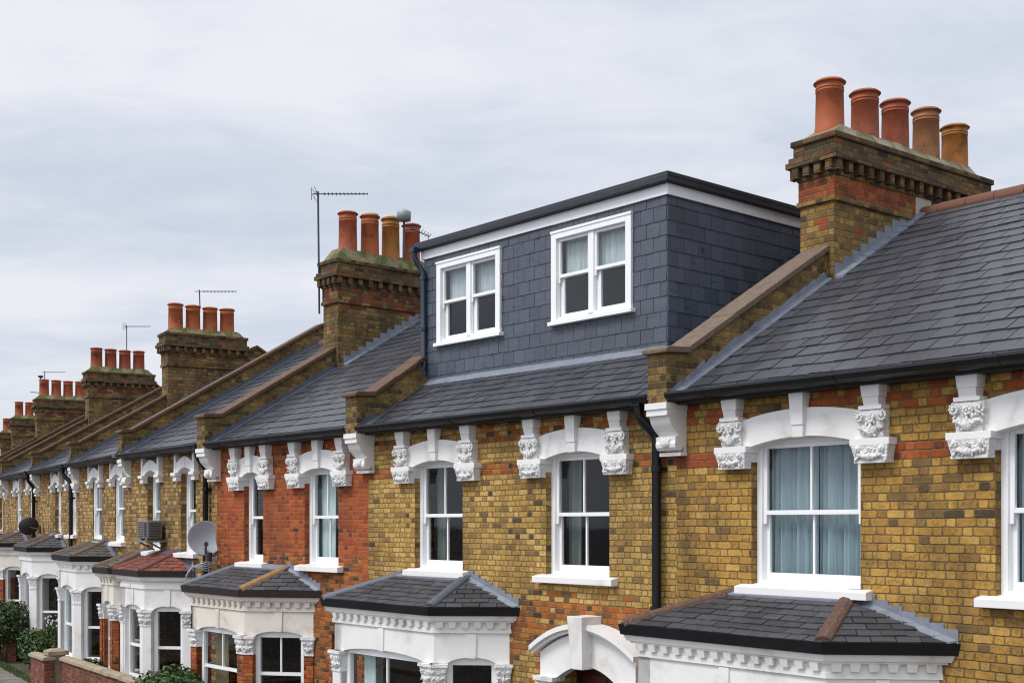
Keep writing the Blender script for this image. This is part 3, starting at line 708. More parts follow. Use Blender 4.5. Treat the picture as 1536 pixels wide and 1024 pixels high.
def gutter(h, x0, x1, m='black'):
    s = MB()
    prof = [(-.40, 5.53), (-.405, 5.50), (-.385, 5.45), (-.34, 5.42), (-.22, 5.415), (-.22, 5.53), (-.24, 5.53), (-.25, 5.44), (-.34, 5.445), (-.37, 5.47), (-.385, 5.53)]
    s.prism_x(prof[::-1], x0, x1)
    s.box(x0, x1, -.20, -.02, 5.385, 5.52); s.box(x0, x1, -.22, -.20, 5.40, 5.54)
    x = x0 + .6
    while x < x1:
        s.prism_x([(a_ - .004, b_ - .004) for a_, b_ in prof[:5]][::-1] + [(-.405, 5.53)], x, x + .035); x += 1.9
    return s.build('gutter', m, h)

def main_roof(h, W, x0=.165, x1=None, m='slate', y_from=-.29, back=True):
    x1 = x1 if x1 is not None else W - .165
    s = MB()
    a = [(x0, y_from, rz(y_from)), (x1, y_from, rz(y_from)), (x1, RY, rz(RY)), (x0, RY, rz(RY))]
    s.mesh([(p[0], p[1], p[2] - .018) for p in a], [(0, 1, 2, 3)])
    slates(s, a)
    s.mesh([(x0, RY, rz(RY)), (x1, RY, rz(RY)), (x1, 10.4, rz(-.4)), (x0, 10.4, rz(-.4))], [(0, 1, 2, 3)])
    rf = s.build('roof', m, h)
    t = MB(); x = x0; r = random.Random(int(W * 100))
    while x < x1 - .01:
        e = min(x + .45, x1); z = rz(RY) + r.uniform(-.008, .008); pf = []
        for k in range(7):
            th = math.pi * k / 6; pf.append((RY - .17 * math.cos(th), z - .05 + .13 * math.sin(th)))
        t.prism_x([(RY + .17, z - .1)] + pf[::-1] + [(RY - .17, z - .1)], x, e - .008, True); x = e
    t.build('ridge_tiles', 'ridge', rf)
    return rf

def offset_plan(pts, d):
    """pts open plan polyline A..D in order left to right (outside is -y side); returns offset outwards by d"""
    out = []; n = len(pts)
    nrm = []
    for a, b in zip(pts[:-1], pts[1:]):
        ex, ey = b[0] - a[0], b[1] - a[1]; L_ = math.hypot(ex, ey); nrm.append((ey / L_, -ex / L_))
    for i, p in enumerate(pts):
        if i == 0: n_ = nrm[0]; k = (p[0] + n_[0] * d, p[1] + n_[1] * d)
        elif i == n - 1: n_ = nrm[-1]; k = (p[0] + n_[0] * d, p[1] + n_[1] * d)
        else:
            n0, n1 = nrm[i - 1], nrm[i]; c = 1 + n0[0] * n1[0] + n0[1] * n1[1]; k = (p[0] + (n0[0] + n1[0]) * d / c, p[1] + (n0[1] + n1[1]) * d / c)
        if i in (0, n - 1):   # end on the wall plane y=0.0
            a, b = (pts[0], pts[1]) if i == 0 else (pts[-1], pts[-2])
            ex, ey = b[0] - a[0], b[1] - a[1]; t_ = (0.0 - k[1]) / ey; k = (k[0] + ex * t_, 0.0)
        out.append(k)
    return out
def ring_plan(mb, pts, d0, d1, z0, z1, d0t=None, d1t=None):
    """band between offsets d0 (inner) and d1 (outer), z0..z1"""
    a, b = offset_plan(pts, d0), offset_plan(pts, d1); at = offset_plan(pts, d0t if d0t is not None else d0); bt = offset_plan(pts, d1t if d1t is not None else d1)
    for i in range(len(pts) - 1):
        mb.hexa([(*b[i], z0), (*b[i + 1], z0), (*a[i + 1], z0), (*a[i], z0)], [(*bt[i], z1), (*bt[i + 1], z1), (*at[i + 1], z1), (*at[i], z1)])

def bay(h, i, pts, tops, dz=0.0, roofm='slate_bay', hipm=('hip_brown', 'hip_brown'), wallm='white', piers=None, guttm='black', capital_m='carved', z_cap=1.85, dent=True, detail=True, slate_w=.25,
        munt=True, drape=None, roof_top=3.10):
    """canted bay window: walls, piers with capitals, windows, cornice and hipped slate roof. pts = wall plan, tops = (xa, xb) of the roof head"""
    zg = 2.56 + dz; piers = piers or wallm
    rt = roof_top + dz
    # body: frieze + apron in one mesh per bay
    b = MB(); base = MB()
    inner = offset_plan(pts, -.2)
    segs = list(zip(pts[:-1], pts[1:]))
    zc = z_cap + dz; zf = 2.33 + dz
    wins = []
    for (p, q) in segs:
        ex, ey = q[0] - p[0], q[1] - p[1]; L_ = math.hypot(ex, ey); tx, ty = ex / L_, ey / L_; nx, ny = ty, -tx
        def W(u, d, z): return (p[0] + tx * u + nx * d, p[1] + ty * u + ny * d, z)
        pw = .25 if L_ > 1.6 else .20
        a, c = pw, L_ - pw
        if L_ < 1.0: a, c = .16, L_ - .16
        front = L_ > 1.6
        n = 14; us = [0, a] + [a + (c - a) * k / n for k in range(1, n)] + [c, L_]
        def zb(u): return zc if (u <= a or u >= c) else zc + .09 * (1 - ((u - (a + c) / 2) / ((c - a) / 2)) ** 2) ** .7
        for u0, u1 in zip(us[:-1], us[1:]):
            z0a, z1a = zb(u0 if u0 >= a else u0), zb(u1)
            b.hexa([W(u0, 0, z0a), W(u1, 0, z1a), W(u1, -.2, z1a), W(u0, -.2, z0a)], [W(u0, 0, zf), W(u1, 0, zf), W(u1, -.2, zf), W(u0, -.2, zf)])
        base.hexa([W(0, 0, 0), W(L_, 0, 0), W(L_, -.2, 0), W(0, -.2, 0)], [W(0, 0, .45), W(L_, 0, .45), W(L_, -.2, .45), W(0, -.2, .45)])
        base.hexa([W(a - .05, .06, .45), W(c + .05, .06, .45), W(c + .05, -.2, .45), W(a - .05, -.2, .45)], [W(a - .05, .05, .53), W(c + .05, .05, .53), W(c + .05, -.2, .54), W(a - .05, -.2, .54)])
        if detail:      # flat keystone
            m_ = (a + c) / 2
            b.hexa([W(m_ - .06, .02, zb(m_) - .01), W(m_ + .06, .02, zb(m_) - .01), W(m_ + .06, -.01, zb(m_) - .01), W(m_ - .06, -.01, zb(m_) - .01)],
                   [W(m_ - .075, .02, zf - .04), W(m_ + .075, .02, zf - .04), W(m_ + .075, -.01, zf - .04), W(m_ - .075, -.01, zf - .04)])
        wins.append((p, (tx, ty), (nx, ny), a, c, zb((a + c) / 2)))
    bo = b.build('bay', wallm, h); base.build('bay_base', wallm, bo)
    # cornice
    cnc = MB()
    ring_plan(cnc, pts, -.05, .10, zg - .075, zg - .002, None, .13)
    ring_plan(cnc, pts, -.04, .07, zg - .10, zg - .076)
    ring_plan(cnc, pts, -.03, .03, zf - .03, zf + .03); ring_plan(cnc, pts, -.03, .022, zf + .03, zg - .10)
    if dent:
        for (p, q) in segs:
            ex, ey = q[0] - p[0], q[1] - p[1]; L_ = math.hypot(ex, ey); tx, ty = ex / L_, ey / L_; nx, ny = ty, -tx
            n = max(3, int(round(L_ / .2)))
            for k in range(n):
                u = (k + .5) * L_ / n
                def W(u_, d, z): return (p[0] + tx * u_ + nx * d, p[1] + ty * u_ + ny * d, z)
                cnc.hexa([W(u - .045, .065, zf + .045), W(u + .045, .065, zf + .045), W(u + .045, .01, zf + .045), W(u - .045, .01, zf + .045)],
                         [W(u - .055, .085, zg - .101), W(u + .055, .085, zg - .101), W(u + .055, .01, zg - .101), W(u - .055, .01, zg - .101)])
    cnc.build('cornice', wallm, bo)
    # piers + capitals
    for k, pt in enumerate(pts):
        dirs = []; pr = MB(); cp = MB()
        if k > 0: a_ = segs[k - 1]; dirs.append(('end', a_))
        if k < len(pts) - 1: dirs.append(('start', segs[k]))
        for kind, (p, q) in dirs:
            ex, ey = q[0] - p[0], q[1] - p[1]; L_ = math.hypot(ex, ey); tx, ty = ex / L_, ey / L_; nx, ny = ty, -tx
            pw = .25 if L_ > 1.6 else .20
            if L_ < 1.0: pw = .16
            u0, u1 = (L_ - pw + .03, L_ + .01) if kind == 'end' else (-.01, pw - .03)
            def W(u_, d, z): return (p[0] + tx * u_ + nx * d, p[1] + ty * u_ + ny * d, z)
            pr.hexa([W(u0, .035, .35), W(u1, .035, .35), W(u1, -.22, .35), W(u0, -.22, .35)], [W(u0, .035, zc - .34), W(u1, .035, zc - .34), W(u1, -.22, zc - .34), W(u0, -.22, zc - .34)])
            cp.hexa([W(u0 - .01, .05, zc - .34), W(u1 + .01, .05, zc - .34), W(u1 + .01, -.22, zc - .34), W(u0 - .01, -.22, zc - .34)], [W(u0 - .01, .05, zc - .3), W(u1 + .01, .05, zc - .3), W(u1 + .01, -.22, zc - .3), W(u0 - .01, -.22, zc - .3)])
            cp.hexa([W(u0, .03, zc - .3), W(u1, .03, zc - .3), W(u1, -.21, zc - .3), W(u0, -.21, zc - .3)], [W(u0 - .03, .08, zc - .05), W(u1 + .03, .08, zc - .05), W(u1 + .03, -.21, zc - .05), W(u0 - .03, -.21, zc - .05)])
            cp.hexa([W(u0 - .05, .10, zc - .05), W(u1 + .05, .10, zc - .05), W(u1 + .05, -.19, zc - .05), W(u0 - .05, -.19, zc - .05)], [W(u0 - .05, .10, zc - .004), W(u1 + .05, .10, zc - .004), W(u1 + .05, -.19, zc - .004), W(u0 - .05, -.19, zc - .004)])
            if detail:
                t_ = MB(); carved(t_, 0, 0, zc - .29, zc - .06, (u1 - u0) * 1.15, seed=i * 9 + k, dens=1.2)
                um = (u0 + u1) / 2
                for v_i, v in enumerate(t_.v): t_.v[v_i] = W(um + v[0], .055 - v[1] , v[2])
                cp.mesh(t_.v, t_.f, True)
        pr.build('pier', piers, bo); cp.build('capital', capital_m, bo)
    # windows of the bay: frame and glass
    for (p, t_, n_, a, c, zt) in wins:
        f = MB(); g = MB()
        def W(u_, d, z): return (p[0] + t_[0] * u_ + n_[0] * d, p[1] + t_[1] * u_ + n_[1] * d, z)
        def bx(u0, u1, d0, d1, z0, z1, mb=f): mb.hexa([W(u0, d0, z0), W(u1, d0, z0), W(u1, d1, z0), W(u0, d1, z0)], [W(u0, d0, z1), W(u1, d0, z1), W(u1, d1, z1), W(u0, d1, z1)])
        z0 = .54; zm = z0 + (zt - z0) * .45
        bx(a - .02, a + .07, -.08, -.16, z0, zt); bx(c - .07, c + .02, -.08, -.16, z0, zt)
        bx(a + .07, c - .07, -.08, -.16, zt - .12, zt - .01); bx(a + .07, c - .07, -.08, -.16, z0, z0 + .09)
        bx(a + .07, c - .07, -.10, -.15, zm - .03, zm + .03)
        if munt and c - a > .9: bx((a + c) / 2 - .014, (a + c) / 2 + .014, -.10, -.14, zm + .03, zt - .12)
        fo = f.build('bay_window', 'gloss_white', bo)
        bx(a + .07, c - .07, -.118, -.122, z0 + .09, zt - .12, g); g.build('pane', 'glass', bo)
    # gutter + roof
    gt = MB(); ring_plan(gt, pts, .10, .155, zg, zg + .125, .10, .175); ring_plan(gt, pts, -.02, .10, zg, zg + .03)
    gt.build('gutter', guttm, bo)
    e = offset_plan(pts, .15); ze = zg + .115
    T0, T1 = (tops[0], 0.0, rt), (tops[1], 0.0, rt)
    rf = MB()
    faces = []
    if len(e) == 4 or len(e) == 3:
        e3 = [(x_, y_, ze) for x_, y_ in e]
        left = [e3[0], e3[1], T0]; frontf = [e3[1], e3[2], T1, T0]; faces = [left, frontf]
        if len(e) == 4: faces.append([e3[2], e3[3], T1])
    for fc in faces:
        rf.mesh([(v[0], v[1], v[2] - .016) for v in fc], [tuple(range(len(fc)))]); slates(rf, fc, exp=.135, wid=slate_w, lift=.011)
    ro = rf.build('bay_roof', roofm, bo)
    for hi, (a_, b_) in enumerate(((e3[1], T0), (e3[2], T1))):
        if hi == 1 and len(e) == 3: continue
        hp = MB(); A, B = Vector(a_), Vector(b_); d = (B - A).normalized(); A = A + d * .04; sd = d.cross(Vector((0, 0, 1))).normalized(); up = sd.cross(d)
        pr_ = [(-.105, -.03), (-.085, .035), (-.04, .062), (.04, .062), (.085, .035), (.105, -.03)]
        hp.prism([A + sd * x_ + up * z_ for x_, z_ in pr_], B - A); hp.build('hip_tiles', hipm[hi], bo, bevel=.01)
    # lead: head flashing and stepped flashing against the wall at the right
    ld = MB()
    ld.hexa([(tops[0] - .1, -.14, rt - .045), (tops[1] + .1, -.14, rt - .045), (tops[1] + .1, -.004, rt + .02), (tops[0] - .1, -.004, rt + .02)],
            [(tops[0] - .1, -.14, rt - .02), (tops[1] + .1, -.14, rt - .02), (tops[1] + .1, -.004, rt + .05), (tops[0] - .1, -.004, rt + .05)])
    n = 8; Dp = e3[-1]
    for k in range(n):
        t0, t1 = k / n, (k + 1) / n
        xa = tops[1] + (Dp[0] - tops[1]) * t0; xb = tops[1] + (Dp[0] - tops[1]) * t1 + .012; za = rt + (Dp[2] - rt) * t0; zb_ = rt + (Dp[2] - rt) * t1
        ld.hexa([(xa, -.014 - .002 * (k % 2), zb_ - .02), (xb, -.014 - .002 * (k % 2), zb_ - .02), (xb, .0, zb_ - .02), (xa, .0, zb_ - .02)],
                [(xa, -.014 - .002 * (k % 2), za + .10), (xb, -.014 - .002 * (k % 2), za + .10), (xb, .0, za + .10), (xa, .0, za + .10)])
        # soaker on the slates
        q0 = Vector(e3[-2]) - Vector(Dp); q0.normalize()
        w_ = .12
        ld.hexa([(xa + q0.x * w_, q0.y * w_, za + .005), (xb + q0.x * w_, q0.y * w_, zb_ + .005), (xb, -.003, zb_ + .03), (xa, -.003, za + .03)],
                [(xa + q0.x * w_, q0.y * w_, za + .02), (xb + q0.x * w_, q0.y * w_, zb_ + .02), (xb, -.003, zb_ + .05), (xa, -.003, za + .05)])
    ld.build('flashing', 'lead' if i <= 3 else 'lead_dark', bo)
    return bo

def aerial(h_mtx, base, top, yaw, length, label, n=9, group='television aerials on the chimneys', reflector=True, extra=False, mast_r=.018, tilt=0.0):
    """mast with a yagi array"""
    e = empty('tv_aerial', (0, 0, 0), 0, label, 'aerial', group); e.matrix_world = h_mtx @ Matrix.Translation(Vector(base))
    bv = Vector((0, 0, 0)); tv = Vector(top) - Vector(base)
    m = MB(); m.tube([bv, tv], mast_r, 8); m.build('mast', 'metal', e)
    d = Vector((math.cos(yaw), math.sin(yaw), tilt)).normalized(); sd = Vector((-d.y, d.x, 0)).normalized(); up = Vector((0, 0, 1))
    y = MB(); p0 = tv - up * .05 - d * .12; y.tube([p0, p0 + d * length], .012, 6)
    for k in range(n):
        c = p0 + d * (length * (.22 + .78 * k / (n - 1))); hl = .10 - .03 * k / n
        y.tube([c - sd * hl, c + sd * hl], .006, 5); y.tube([c - up * hl * .35, c + up * hl * .35], .006, 5)
    if reflector:
        for k in (-2, -1, 1, 2):
            c = p0 + up * k * .06 + d * .03 * abs(k); y.tube([c - sd * .18, c + sd * .18], .006, 5)
        y.tube([p0 + up * .14 - d * .02, p0 - up * .14 - d * .02], .007, 5)
        c = p0 + d * .1; y.tube([c - sd * .14 + up * .03, c + sd * .14 + up * .03, c + sd * .14 - up * .03, c - sd * .14 - up * .03, c - sd * .14 + up * .03], .008, 5)
    y.build('antenna', 'metal', e)
    c = MB(); c.tube([tv - up * .1, tv - up * .4 + sd * .03, tv - up * .9 + sd * .02, tv * .1 + sd * .02], .006, 5); c.build('cable', 'cable', e)
    return e

# ---------------------------------------------------------------- ground, road, pavement
def offs(d, i0=0, i1=14, ext=True):
    pts = [Vector(P[i]) for i in range(i0, i1 + 1)]; out = []
    for k, p in enumerate(pts):
        a = pts[max(k - 1, 0)]; b = pts[min(k + 1, len(pts) - 1)]; t = (b - a).normalized(); n = Vector((-t.y, t.x))  # towards the street
        out.append(p + n * d)
    if ext:
        out.insert(0, out[0] + (out[0] - out[1]).normalized() * 40); out.append(out[-1] + (out[-1] - out[-2]).normalized() * 120)
    return out
def strip(name, d0, d1, z0, z1, m, kind='structure'):
    a, b = offs(d0), offs(d1); s = MB()
    for k in range(len(a) - 1):
        p = [(a[k].x, a[k].y), (b[k].x, b[k].y), (b[k + 1].x, b[k + 1].y), (a[k + 1].x, a[k + 1].y)]
        s.hexa([(*q, z0) for q in p], [(*q, z1) for q in p])
    o = s.build(name, m); o['kind'] = kind; return o
g = MB(); g.mesh([(-1500, -1500, -.14), (1500, -1500, -.14), (1500, 1500, -.14), (-1500, 1500, -.14)], [(0, 1, 2, 3)])
o = g.build('ground', 'asphalt'); o['kind'] = 'structure'
strip('front_gardens', -10.6, 1.52, -.5, -.005, 'earth')
strip('verge', 1.52, 1.68, -.5, .01, 'earth')
strip('pavement', 1.682, 3.9, -.5, 0.0, 'paving')
strip('kerb', 3.902, 4.05, -.5, -.004, 'stone')
strip('road', 4.052, 9.3, -.5, -.125, 'asphalt')
strip('far_kerb', 9.302, 9.45, -.5, -.004, 'stone')
strip('far_pavement', 9.452, 13.5, -.5, 0.0, 'paving')

# ---------------------------------------------------------------- houses
HW = {  # windows: (centre, half width)
    1: [(1.995, .77), (5.12, .77)], 2: [(1.937, .62), (5.086, .63)], 3: [(1.505, .37), (3.94, .56)], 4: [(1.56, .40), (3.55, .41)],
    5: [(2.05, .46), (4.2, .42)], 6: [(2.8, .42), (4.75, .42)], 7: [(2.15, .42), (4.5, .42)]}
SILL = {1: 3.19, 2: 3.19, 3: 3.17, 4: 3.30, 5: 3.48, 6: 3.62, 7: 3.68}
LABEL = {
    1: 'yellow brick house nearest the camera with teal curtains upstairs',
    2: 'yellow brick house with a dark slate clad dormer on its roof',
    3: 'red brick terraced house just left of the dormer house',
    4: 'yellow brick house with a red tiled bay roof and an air conditioner outside',
    5: 'yellow brick house just left of the one with the red tiled bay roof',
    6: 'yellow brick house below the four red chimney pots near the left edge',
    7: 'yellow brick house behind the dark satellite dish',
    8: 'eighth house of the terrace counted from the right, roof seen above the dark dish',
    9: 'ninth house of the terrace counted from the right, under a mossy stack with round aerial',
    10: 'tenth house of the terrace counted from the right', 11: 'eleventh house of the terrace counted from the right, with a mossy far stack',
    12: 'twelfth house of the terrace counted from the right', 13: 'thirteenth house of the terrace counted from the right',
    14: 'last house at the far end of the terrace'}
H = {}; MTX = {}
for i in range(1, 15):
    L_, ang, W = frame(i)
    MTX[i] = Matrix.Translation((L_[0], L_[1], 0)) @ Matrix.Rotation(ang, 4, 'Z')
    h = empty('terraced_house', (L_[0], L_[1], 0), ang, LABEL[i], 'house', 'houses of the brick terrace'); H[i] = h
    wins = HW.get(i, [(1.6, .42), (3.9, .42)])
    bm = {1: 'brick_yellow', 2: 'brick_yellow_band', 3: 'brick_red'}.get(i, 'brick_far')
    # facade, back wall, gable
    zs = SILL.get(i, 3.68); zt_ = 4.93 if i <= 3 else 5.12
    holes = [(c - hw, c + hw, zs - .03, zt_ + .03) for c, hw in wins]
    bays = {1: [([(.15, 0), (.15, -.82), (2.93, -.82), (3.73, 0)], (.99, 2.62))],
            2: [([(.20, 0), (.20, -.80), (2.88, -.80), (3.66, 0)], (.99, 2.66))],
            3: [([(.55, 0), (.55, -.80), (2.62, -.80), (3.68, 0)], (.95, 2.78))],
            4: [([(.18, 0), (.18, -.72), (1.15, -.72)], (.9, 1.3)), ([(1.55, 0), (1.55, -.72), (2.92, -.72), (3.70, 0)], (2.2, 2.93))]}.get(i)
    if bays is None: bays = [([(1.2, 0), (1.2, -.75), (3.0, -.75), (3.75, 0)], (1.9, 2.9))]
    if i == 4: bays[0] = ([(.18, 0), (.18, -.72), (1.00, -.72), (1.50, 0)], (.62, .98))
    dzb = {1: 0, 2: 0, 3: .02, 4: .22, 5: .42, 6: .55, 7: .60}.get(i, .6)
    for pts, tops in bays: holes.append((pts[0][0] + .12, pts[-1][0] - .15, .5, 2.1 + dzb))
    door = None
    if i == 2: door = (4.83, 6.03)
    elif i <= 9: door = (W - 1.15, W - .35) if i != 1 else (W - 1.6, W - .6)
    if door: holes.append((door[0], door[1], .02, 2.02 if i == 2 else 1.98))
    s = MB(); holes_wall(s, 0, W, 0, 5.42, 0.0, holes)
    s.build('wall', bm, h); s = MB(); s.face([(W, 10.3, 0), (0, 10.3, 0), (0, 10.3, 5.45), (W, 10.3, 5.45)]); s.build('back_wall', bm, h); s = MB()
    if i == 1: s.mesh([(W, 0, 0), (W, 10.3, 0), (W, 10.3, 5.5), (W, RY, rz(RY) - .03), (W, 0, 5.5)], [(0, 1, 2, 3, 4)])
    if i == 14: s.mesh([(0, 0, 0), (0, 10.3, 0), (0, 10.3, 5.5), (0, RY, rz(RY) - .03), (0, 0, 5.5)], [(4, 3, 2, 1, 0)])
    if i in (1, 14): s.build('gable', bm, h)
    if i <= 7:
        s = MB(); s.box(.2, W - .2, .3, 10, 2.86, 2.96); s.box(.2, W - .2, .3, 10, 5.30, 5.36); s.box(.2, W - .2, 4.2, 4.3, .02, 2.859); s.box(.2, W - .2, 4.2, 4.3, 2.961, 5.299)
        s.box(W / 2 - .05, W / 2 + .05, .3, 4.199, 2.961, 5.299)
        s.build('interior', 'room', h)
    y0 = {1: -.29}.get(i, -.29)
    if i == 2:
        # roof: lower apron in front of the dormer, strip at its right, back slope
        s = MB(); x0, x1 = .165, W - .165; O = (x0, -.29, rz(-.29))
        for a in ([(x0, -.29), (x1, -.29), (x1, 1.3), (-.10, 1.3)], [(5.58, 1.3), (x1, 1.3), (x1, RY), (5.58, RY)]):
            pl = [(x_, y_, rz(y_)) for x_, y_ in a]; s.mesh([(q[0], q[1], q[2] - .018) for q in pl], [(0, 1, 2, 3)]); slates(s, pl, o=O, exp=.22, wid=.30)
        s.mesh([(x0, RY, rz(RY)), (x1, RY, rz(RY)), (x1, 10.4, rz(-.4)), (x0, 10.4, rz(-.4))], [(0, 1, 2, 3)])
        s.build('roof', 'slate', h)
    else:
        main_roof(h, W)
    gutter(h, .17, W - .17)
    for k, (c, hw) in enumerate(wins):
        window(h, c, hw, zs, zt_, munt=(i <= 3 and hw > .4), munt_low=(i <= 3 and hw > .4), frame_w=.075 if hw > .5 else .065, y={4: .13, 5: .03, 6: .10, 7: .03}.get(i, .10))
        if i <= 3: lintel(h, c, hw, seed=i * 3 + k)
        else: plain_lintel(h, c, hw)
    if door:
        d = MB(); y = .3 if i == 2 else .2
        d.box(door[0], door[1], y, y + .05, .02, 2.02)
        for za, zb in ((.25, .95), (1.1, 1.8)):
            for xa in (door[0] + .12, (door[0] + door[1]) / 2 + .05):
                d.box(xa, xa + (door[1] - door[0]) / 2 - .17, y - .015, y, za, zb)
        dd = d.build('door', 'door', h)
        d = MB(); d.ell((door[0] + .1, y - .05, 1.0), .03, .03, .03); d.build('handle', 'metal', dd)
    # bays
    style = {1: dict(hipm=('hip_brown', 'hip_brown')), 2: dict(hipm=('lead_dark', 'lead_dark')), 3: dict(wallm='cream', piers='brick_pier', hipm=('lead_dark', 'hip_ochre'), guttm='brown_gutter'),
             }.get(i, dict(hipm=('hip_brown', 'hip_brown')))
    for k, (pts, tops) in enumerate(bays):
        st = dict(style)
        if i == 4 and k == 0: st = dict(wallm='cream', piers='brick_pier', roofm='slate_brown', hipm=('hip_moss', 'hip_moss'), guttm='brown_gutter')
        if i == 4 and k == 1: st = dict(roofm='tile_red', hipm=('tile_red', 'tile_red'), guttm='brown_gutter', dent=False, munt=False)
        if i == 5: st = dict(roofm='slate_brown', hipm=('hip_moss', 'hip_moss'))
        if i == 6: st = dict(dent=False)
        if i == 7: st = dict(roofm='slate_brown', wallm='cream', piers='brick_pier', dent=False)
        bay(h, i, pts, tops, dz=dzb, detail=i <= 4, roof_top=(3.09 if i <= 3 else zs - .02) - dzb, **st)
    # party wall at the left, chimneys on every other one
    ch = i % 2 == 1
    party_wall(h, i, bm='brick_parapet', cm={1: 'coping'}.get(i, 'coping_brown'), fx=.35 if i <= 3 else .22, chim=False)
    if ch:
        if i == 1:
            chimney(h, 0, 2.82, 6.68, [3.12, 3.94, 4.70, 5.50, 6.27], 'brick_chimney', 'flaunch', ['pot_orange', 'pot_red', 'pot_red', 'pot_brown', 'pot_tan'], zpot=9.50, hs=[.69, .71, .73, .77, .67], seed=4)
            step_flashing(h, .29, 2.84, 4.95, 1)
            s = MB(); s.box(.29, .315, 4.75, 5.15, 8.36, 8.78); s.build('cement_patch', 'render', h)
        elif i == 3:
            chimney(h, .26, 2.70, 5.3, [3.15, 3.72, 4.29, 4.86], 'brick_soot', 'flaunch_moss', ['pot_rust', 'pot_orange', 'pot_tan', 'pot_rust'], zpot=9.85, hs=[.86, .88, .91, .86], caps=[0, 1, 1, 0], seed=9)
            step_flashing(h, .29, 2.84, 4.95, 1, 'lead')
        else:
            pm = {5: ['pot_orange'] * 4, 7: ['pot_red'] * 4, 9: ['pot_rust'] * 4}.get(i, ['pot_rust'] * 4)
            chimney(h, .0 if i != 5 else -.10, 2.65 - .3 * (i == 5), 4.9 - .35 * (i == 5), [v_ - .33 * (i == 5) for v_ in (2.98, 3.48, 3.98, 4.48)], 'brick_soot', 'flaunch_moss', pm, zpot=9.50 if i != 5 else 9.38, hs=[.70, .69, .68, .69], caps=None, seed=i, detail=i <= 7)
            step_flashing(h, .29, 2.7, 4.95, 1, 'lead_dark')
# gable parapet beyond the frame at the right
h1 = H[1]; W1 = frame(1)[2]
# downpipes
downpipe(H[2], 6.66, 2.80, 5.42, r=.062, xg=6.52)
downpipe(H[4], frame(4)[2] - .34, .1, 5.42, r=.055)
downpipe(H[6], frame(6)[2] - .45, 2.9, 5.42, r=.055, xg=frame(6)[2] - .6)
downpipe(H[7], frame(7)[2] - .35, .1, 5.42, r=.055)

# ---------------------------------------------------------------- the dormer
h = H[2]; DX0, DX1, DY, DZ0, DZ1 = -.16, 5.58, 1.3, 6.36, 8.56
DW = [(.25, 1.96), (3.20, 4.92)]; WZ0, WZ1 = 7.0, 8.44
s = MB(); O = (DX0, DY, DZ0 - .08)
def vpoly(xa, xb, za, zb): slates(s, [(xa, DY, za), (xb, DY, za), (xb, DY, zb), (xa, DY, zb)], exp=.215, wid=.255, lift=.009, gap=.004, o=O, messy=.4)
vpoly(DX0, DX1, DZ0, WZ0); vpoly(DX0, DX1, WZ1, DZ1)
xs = [DX0, DW[0][0], DW[0][1], DW[1][0], DW[1][1], DX1]
for a, b in ((0, 1), (2, 3), (4, 5)): vpoly(xs[a], xs[b], WZ0, WZ1)
hs_ = [(DW[k][0] + .04, DW[k][1] - .04, WZ0 + .05, WZ1 - .05) for k in (0, 1)]
holes_wall(s, DX0, DX1, DZ0 - .2, DZ1, DY + .012, hs_, .2)
slates(s, [(DX1, DY, DZ0 - .0), (DX1, RY + .2, DZ0 - .0), (DX1, RY + .2, DZ1), (DX1, DY, DZ1)], exp=.215, wid=.30, lift=.009, gap=.004, o=(DX1, DY - .1, DZ0 - .08), messy=.45)
s.mesh([(DX1 - .012, DY, 5.6), (DX1 - .012, RY + .2, 5.6), (DX1 - .012, RY + .2, DZ1), (DX1 - .012, DY, DZ1)], [(0, 1, 2, 3)])
s.mesh([(DX0, RY + .2, 5.6), (DX0, DY, 5.6), (DX0, DY, DZ1), (DX0, RY + .2, DZ1)], [(0, 1, 2, 3)])
s.mesh([(DX1, RY + .2, 5.6), (DX0, RY + .2, 5.6), (DX0, RY + .2, DZ1), (DX1, RY + .2, DZ1)], [(0, 1, 2, 3)])
dorm = s.build('dormer', 'slate_blue', h)
s = MB(); fz0, fz1 = 8.56, 8.72
s.box(DX0 - .05, DX1 + .045, DY - .045, DY - .014, fz0, fz1); s.box(DX1 + .014, DX1 + .045, DY - .0135, RY + .2, fz0, fz1); s.box(DX0 - .05, DX0 - .015, DY - .0135, RY + .2, fz0, fz1)
s.build('fascia', 'gloss_white', dorm, bevel=.004)
s = MB()
s.box(DX0 - .14, DX1 + .13, DY - .14, RY + .3, 8.79, 8.86)
s.box(DX0 - .11, DX1 + .10, DY - .11, RY + .27, 8.725, 8.789); s.box(DX0 - .14, DX1 + .13, DY - .15, DY - .11, 8.72, 8.82)
s.box(DX1 + .10, DX1 + .125, DY - .14, RY + .27, 8.72, 8.80)
s.build('roof_edge', 'roof_edge', dorm, bevel=.012)
s = MB(); s.prism_x([(DY - .03, DZ0 - .04), (DY - .03, DZ0 + .07), (DY - .02, DZ0 + .075), (DY + .0, DZ0 + .075), (DY, DZ0 - .04)][::-1], DX0, DX1)
s.prism_x([(DY - .17, rz(DY - .17) + .03), (DY, rz(DY) + .04), (DY, rz(DY) + .06), (DY - .17, rz(DY - .17) + .046)][::-1], DX0 + .1, DX1)
s.build('flashing', 'lead', dorm)
s = MB(); xg = DX0 - .04
s.tube([(xg - .0, DY - .19, 8.72), (xg, DY - .19, 8.60), (xg + .02, DY - .14, 8.48), (xg + .10, DY - .07, 8.34), (xg + .10, DY - .07, 6.52), (xg + .10, DY - .12, 6.40), (xg + .10, DY - .20, 6.33)], .05, 12)
for z in (8.2, 7.3, 6.6): s.tube([(xg + .10, DY - .07, z), (xg + .10, DY - .07, z + .06)], .062, 12)
s.box(xg - .07, xg + .07, DY - .26, DY - .12, 8.68, 8.76)
s.build('downpipe', 'navy', dorm)
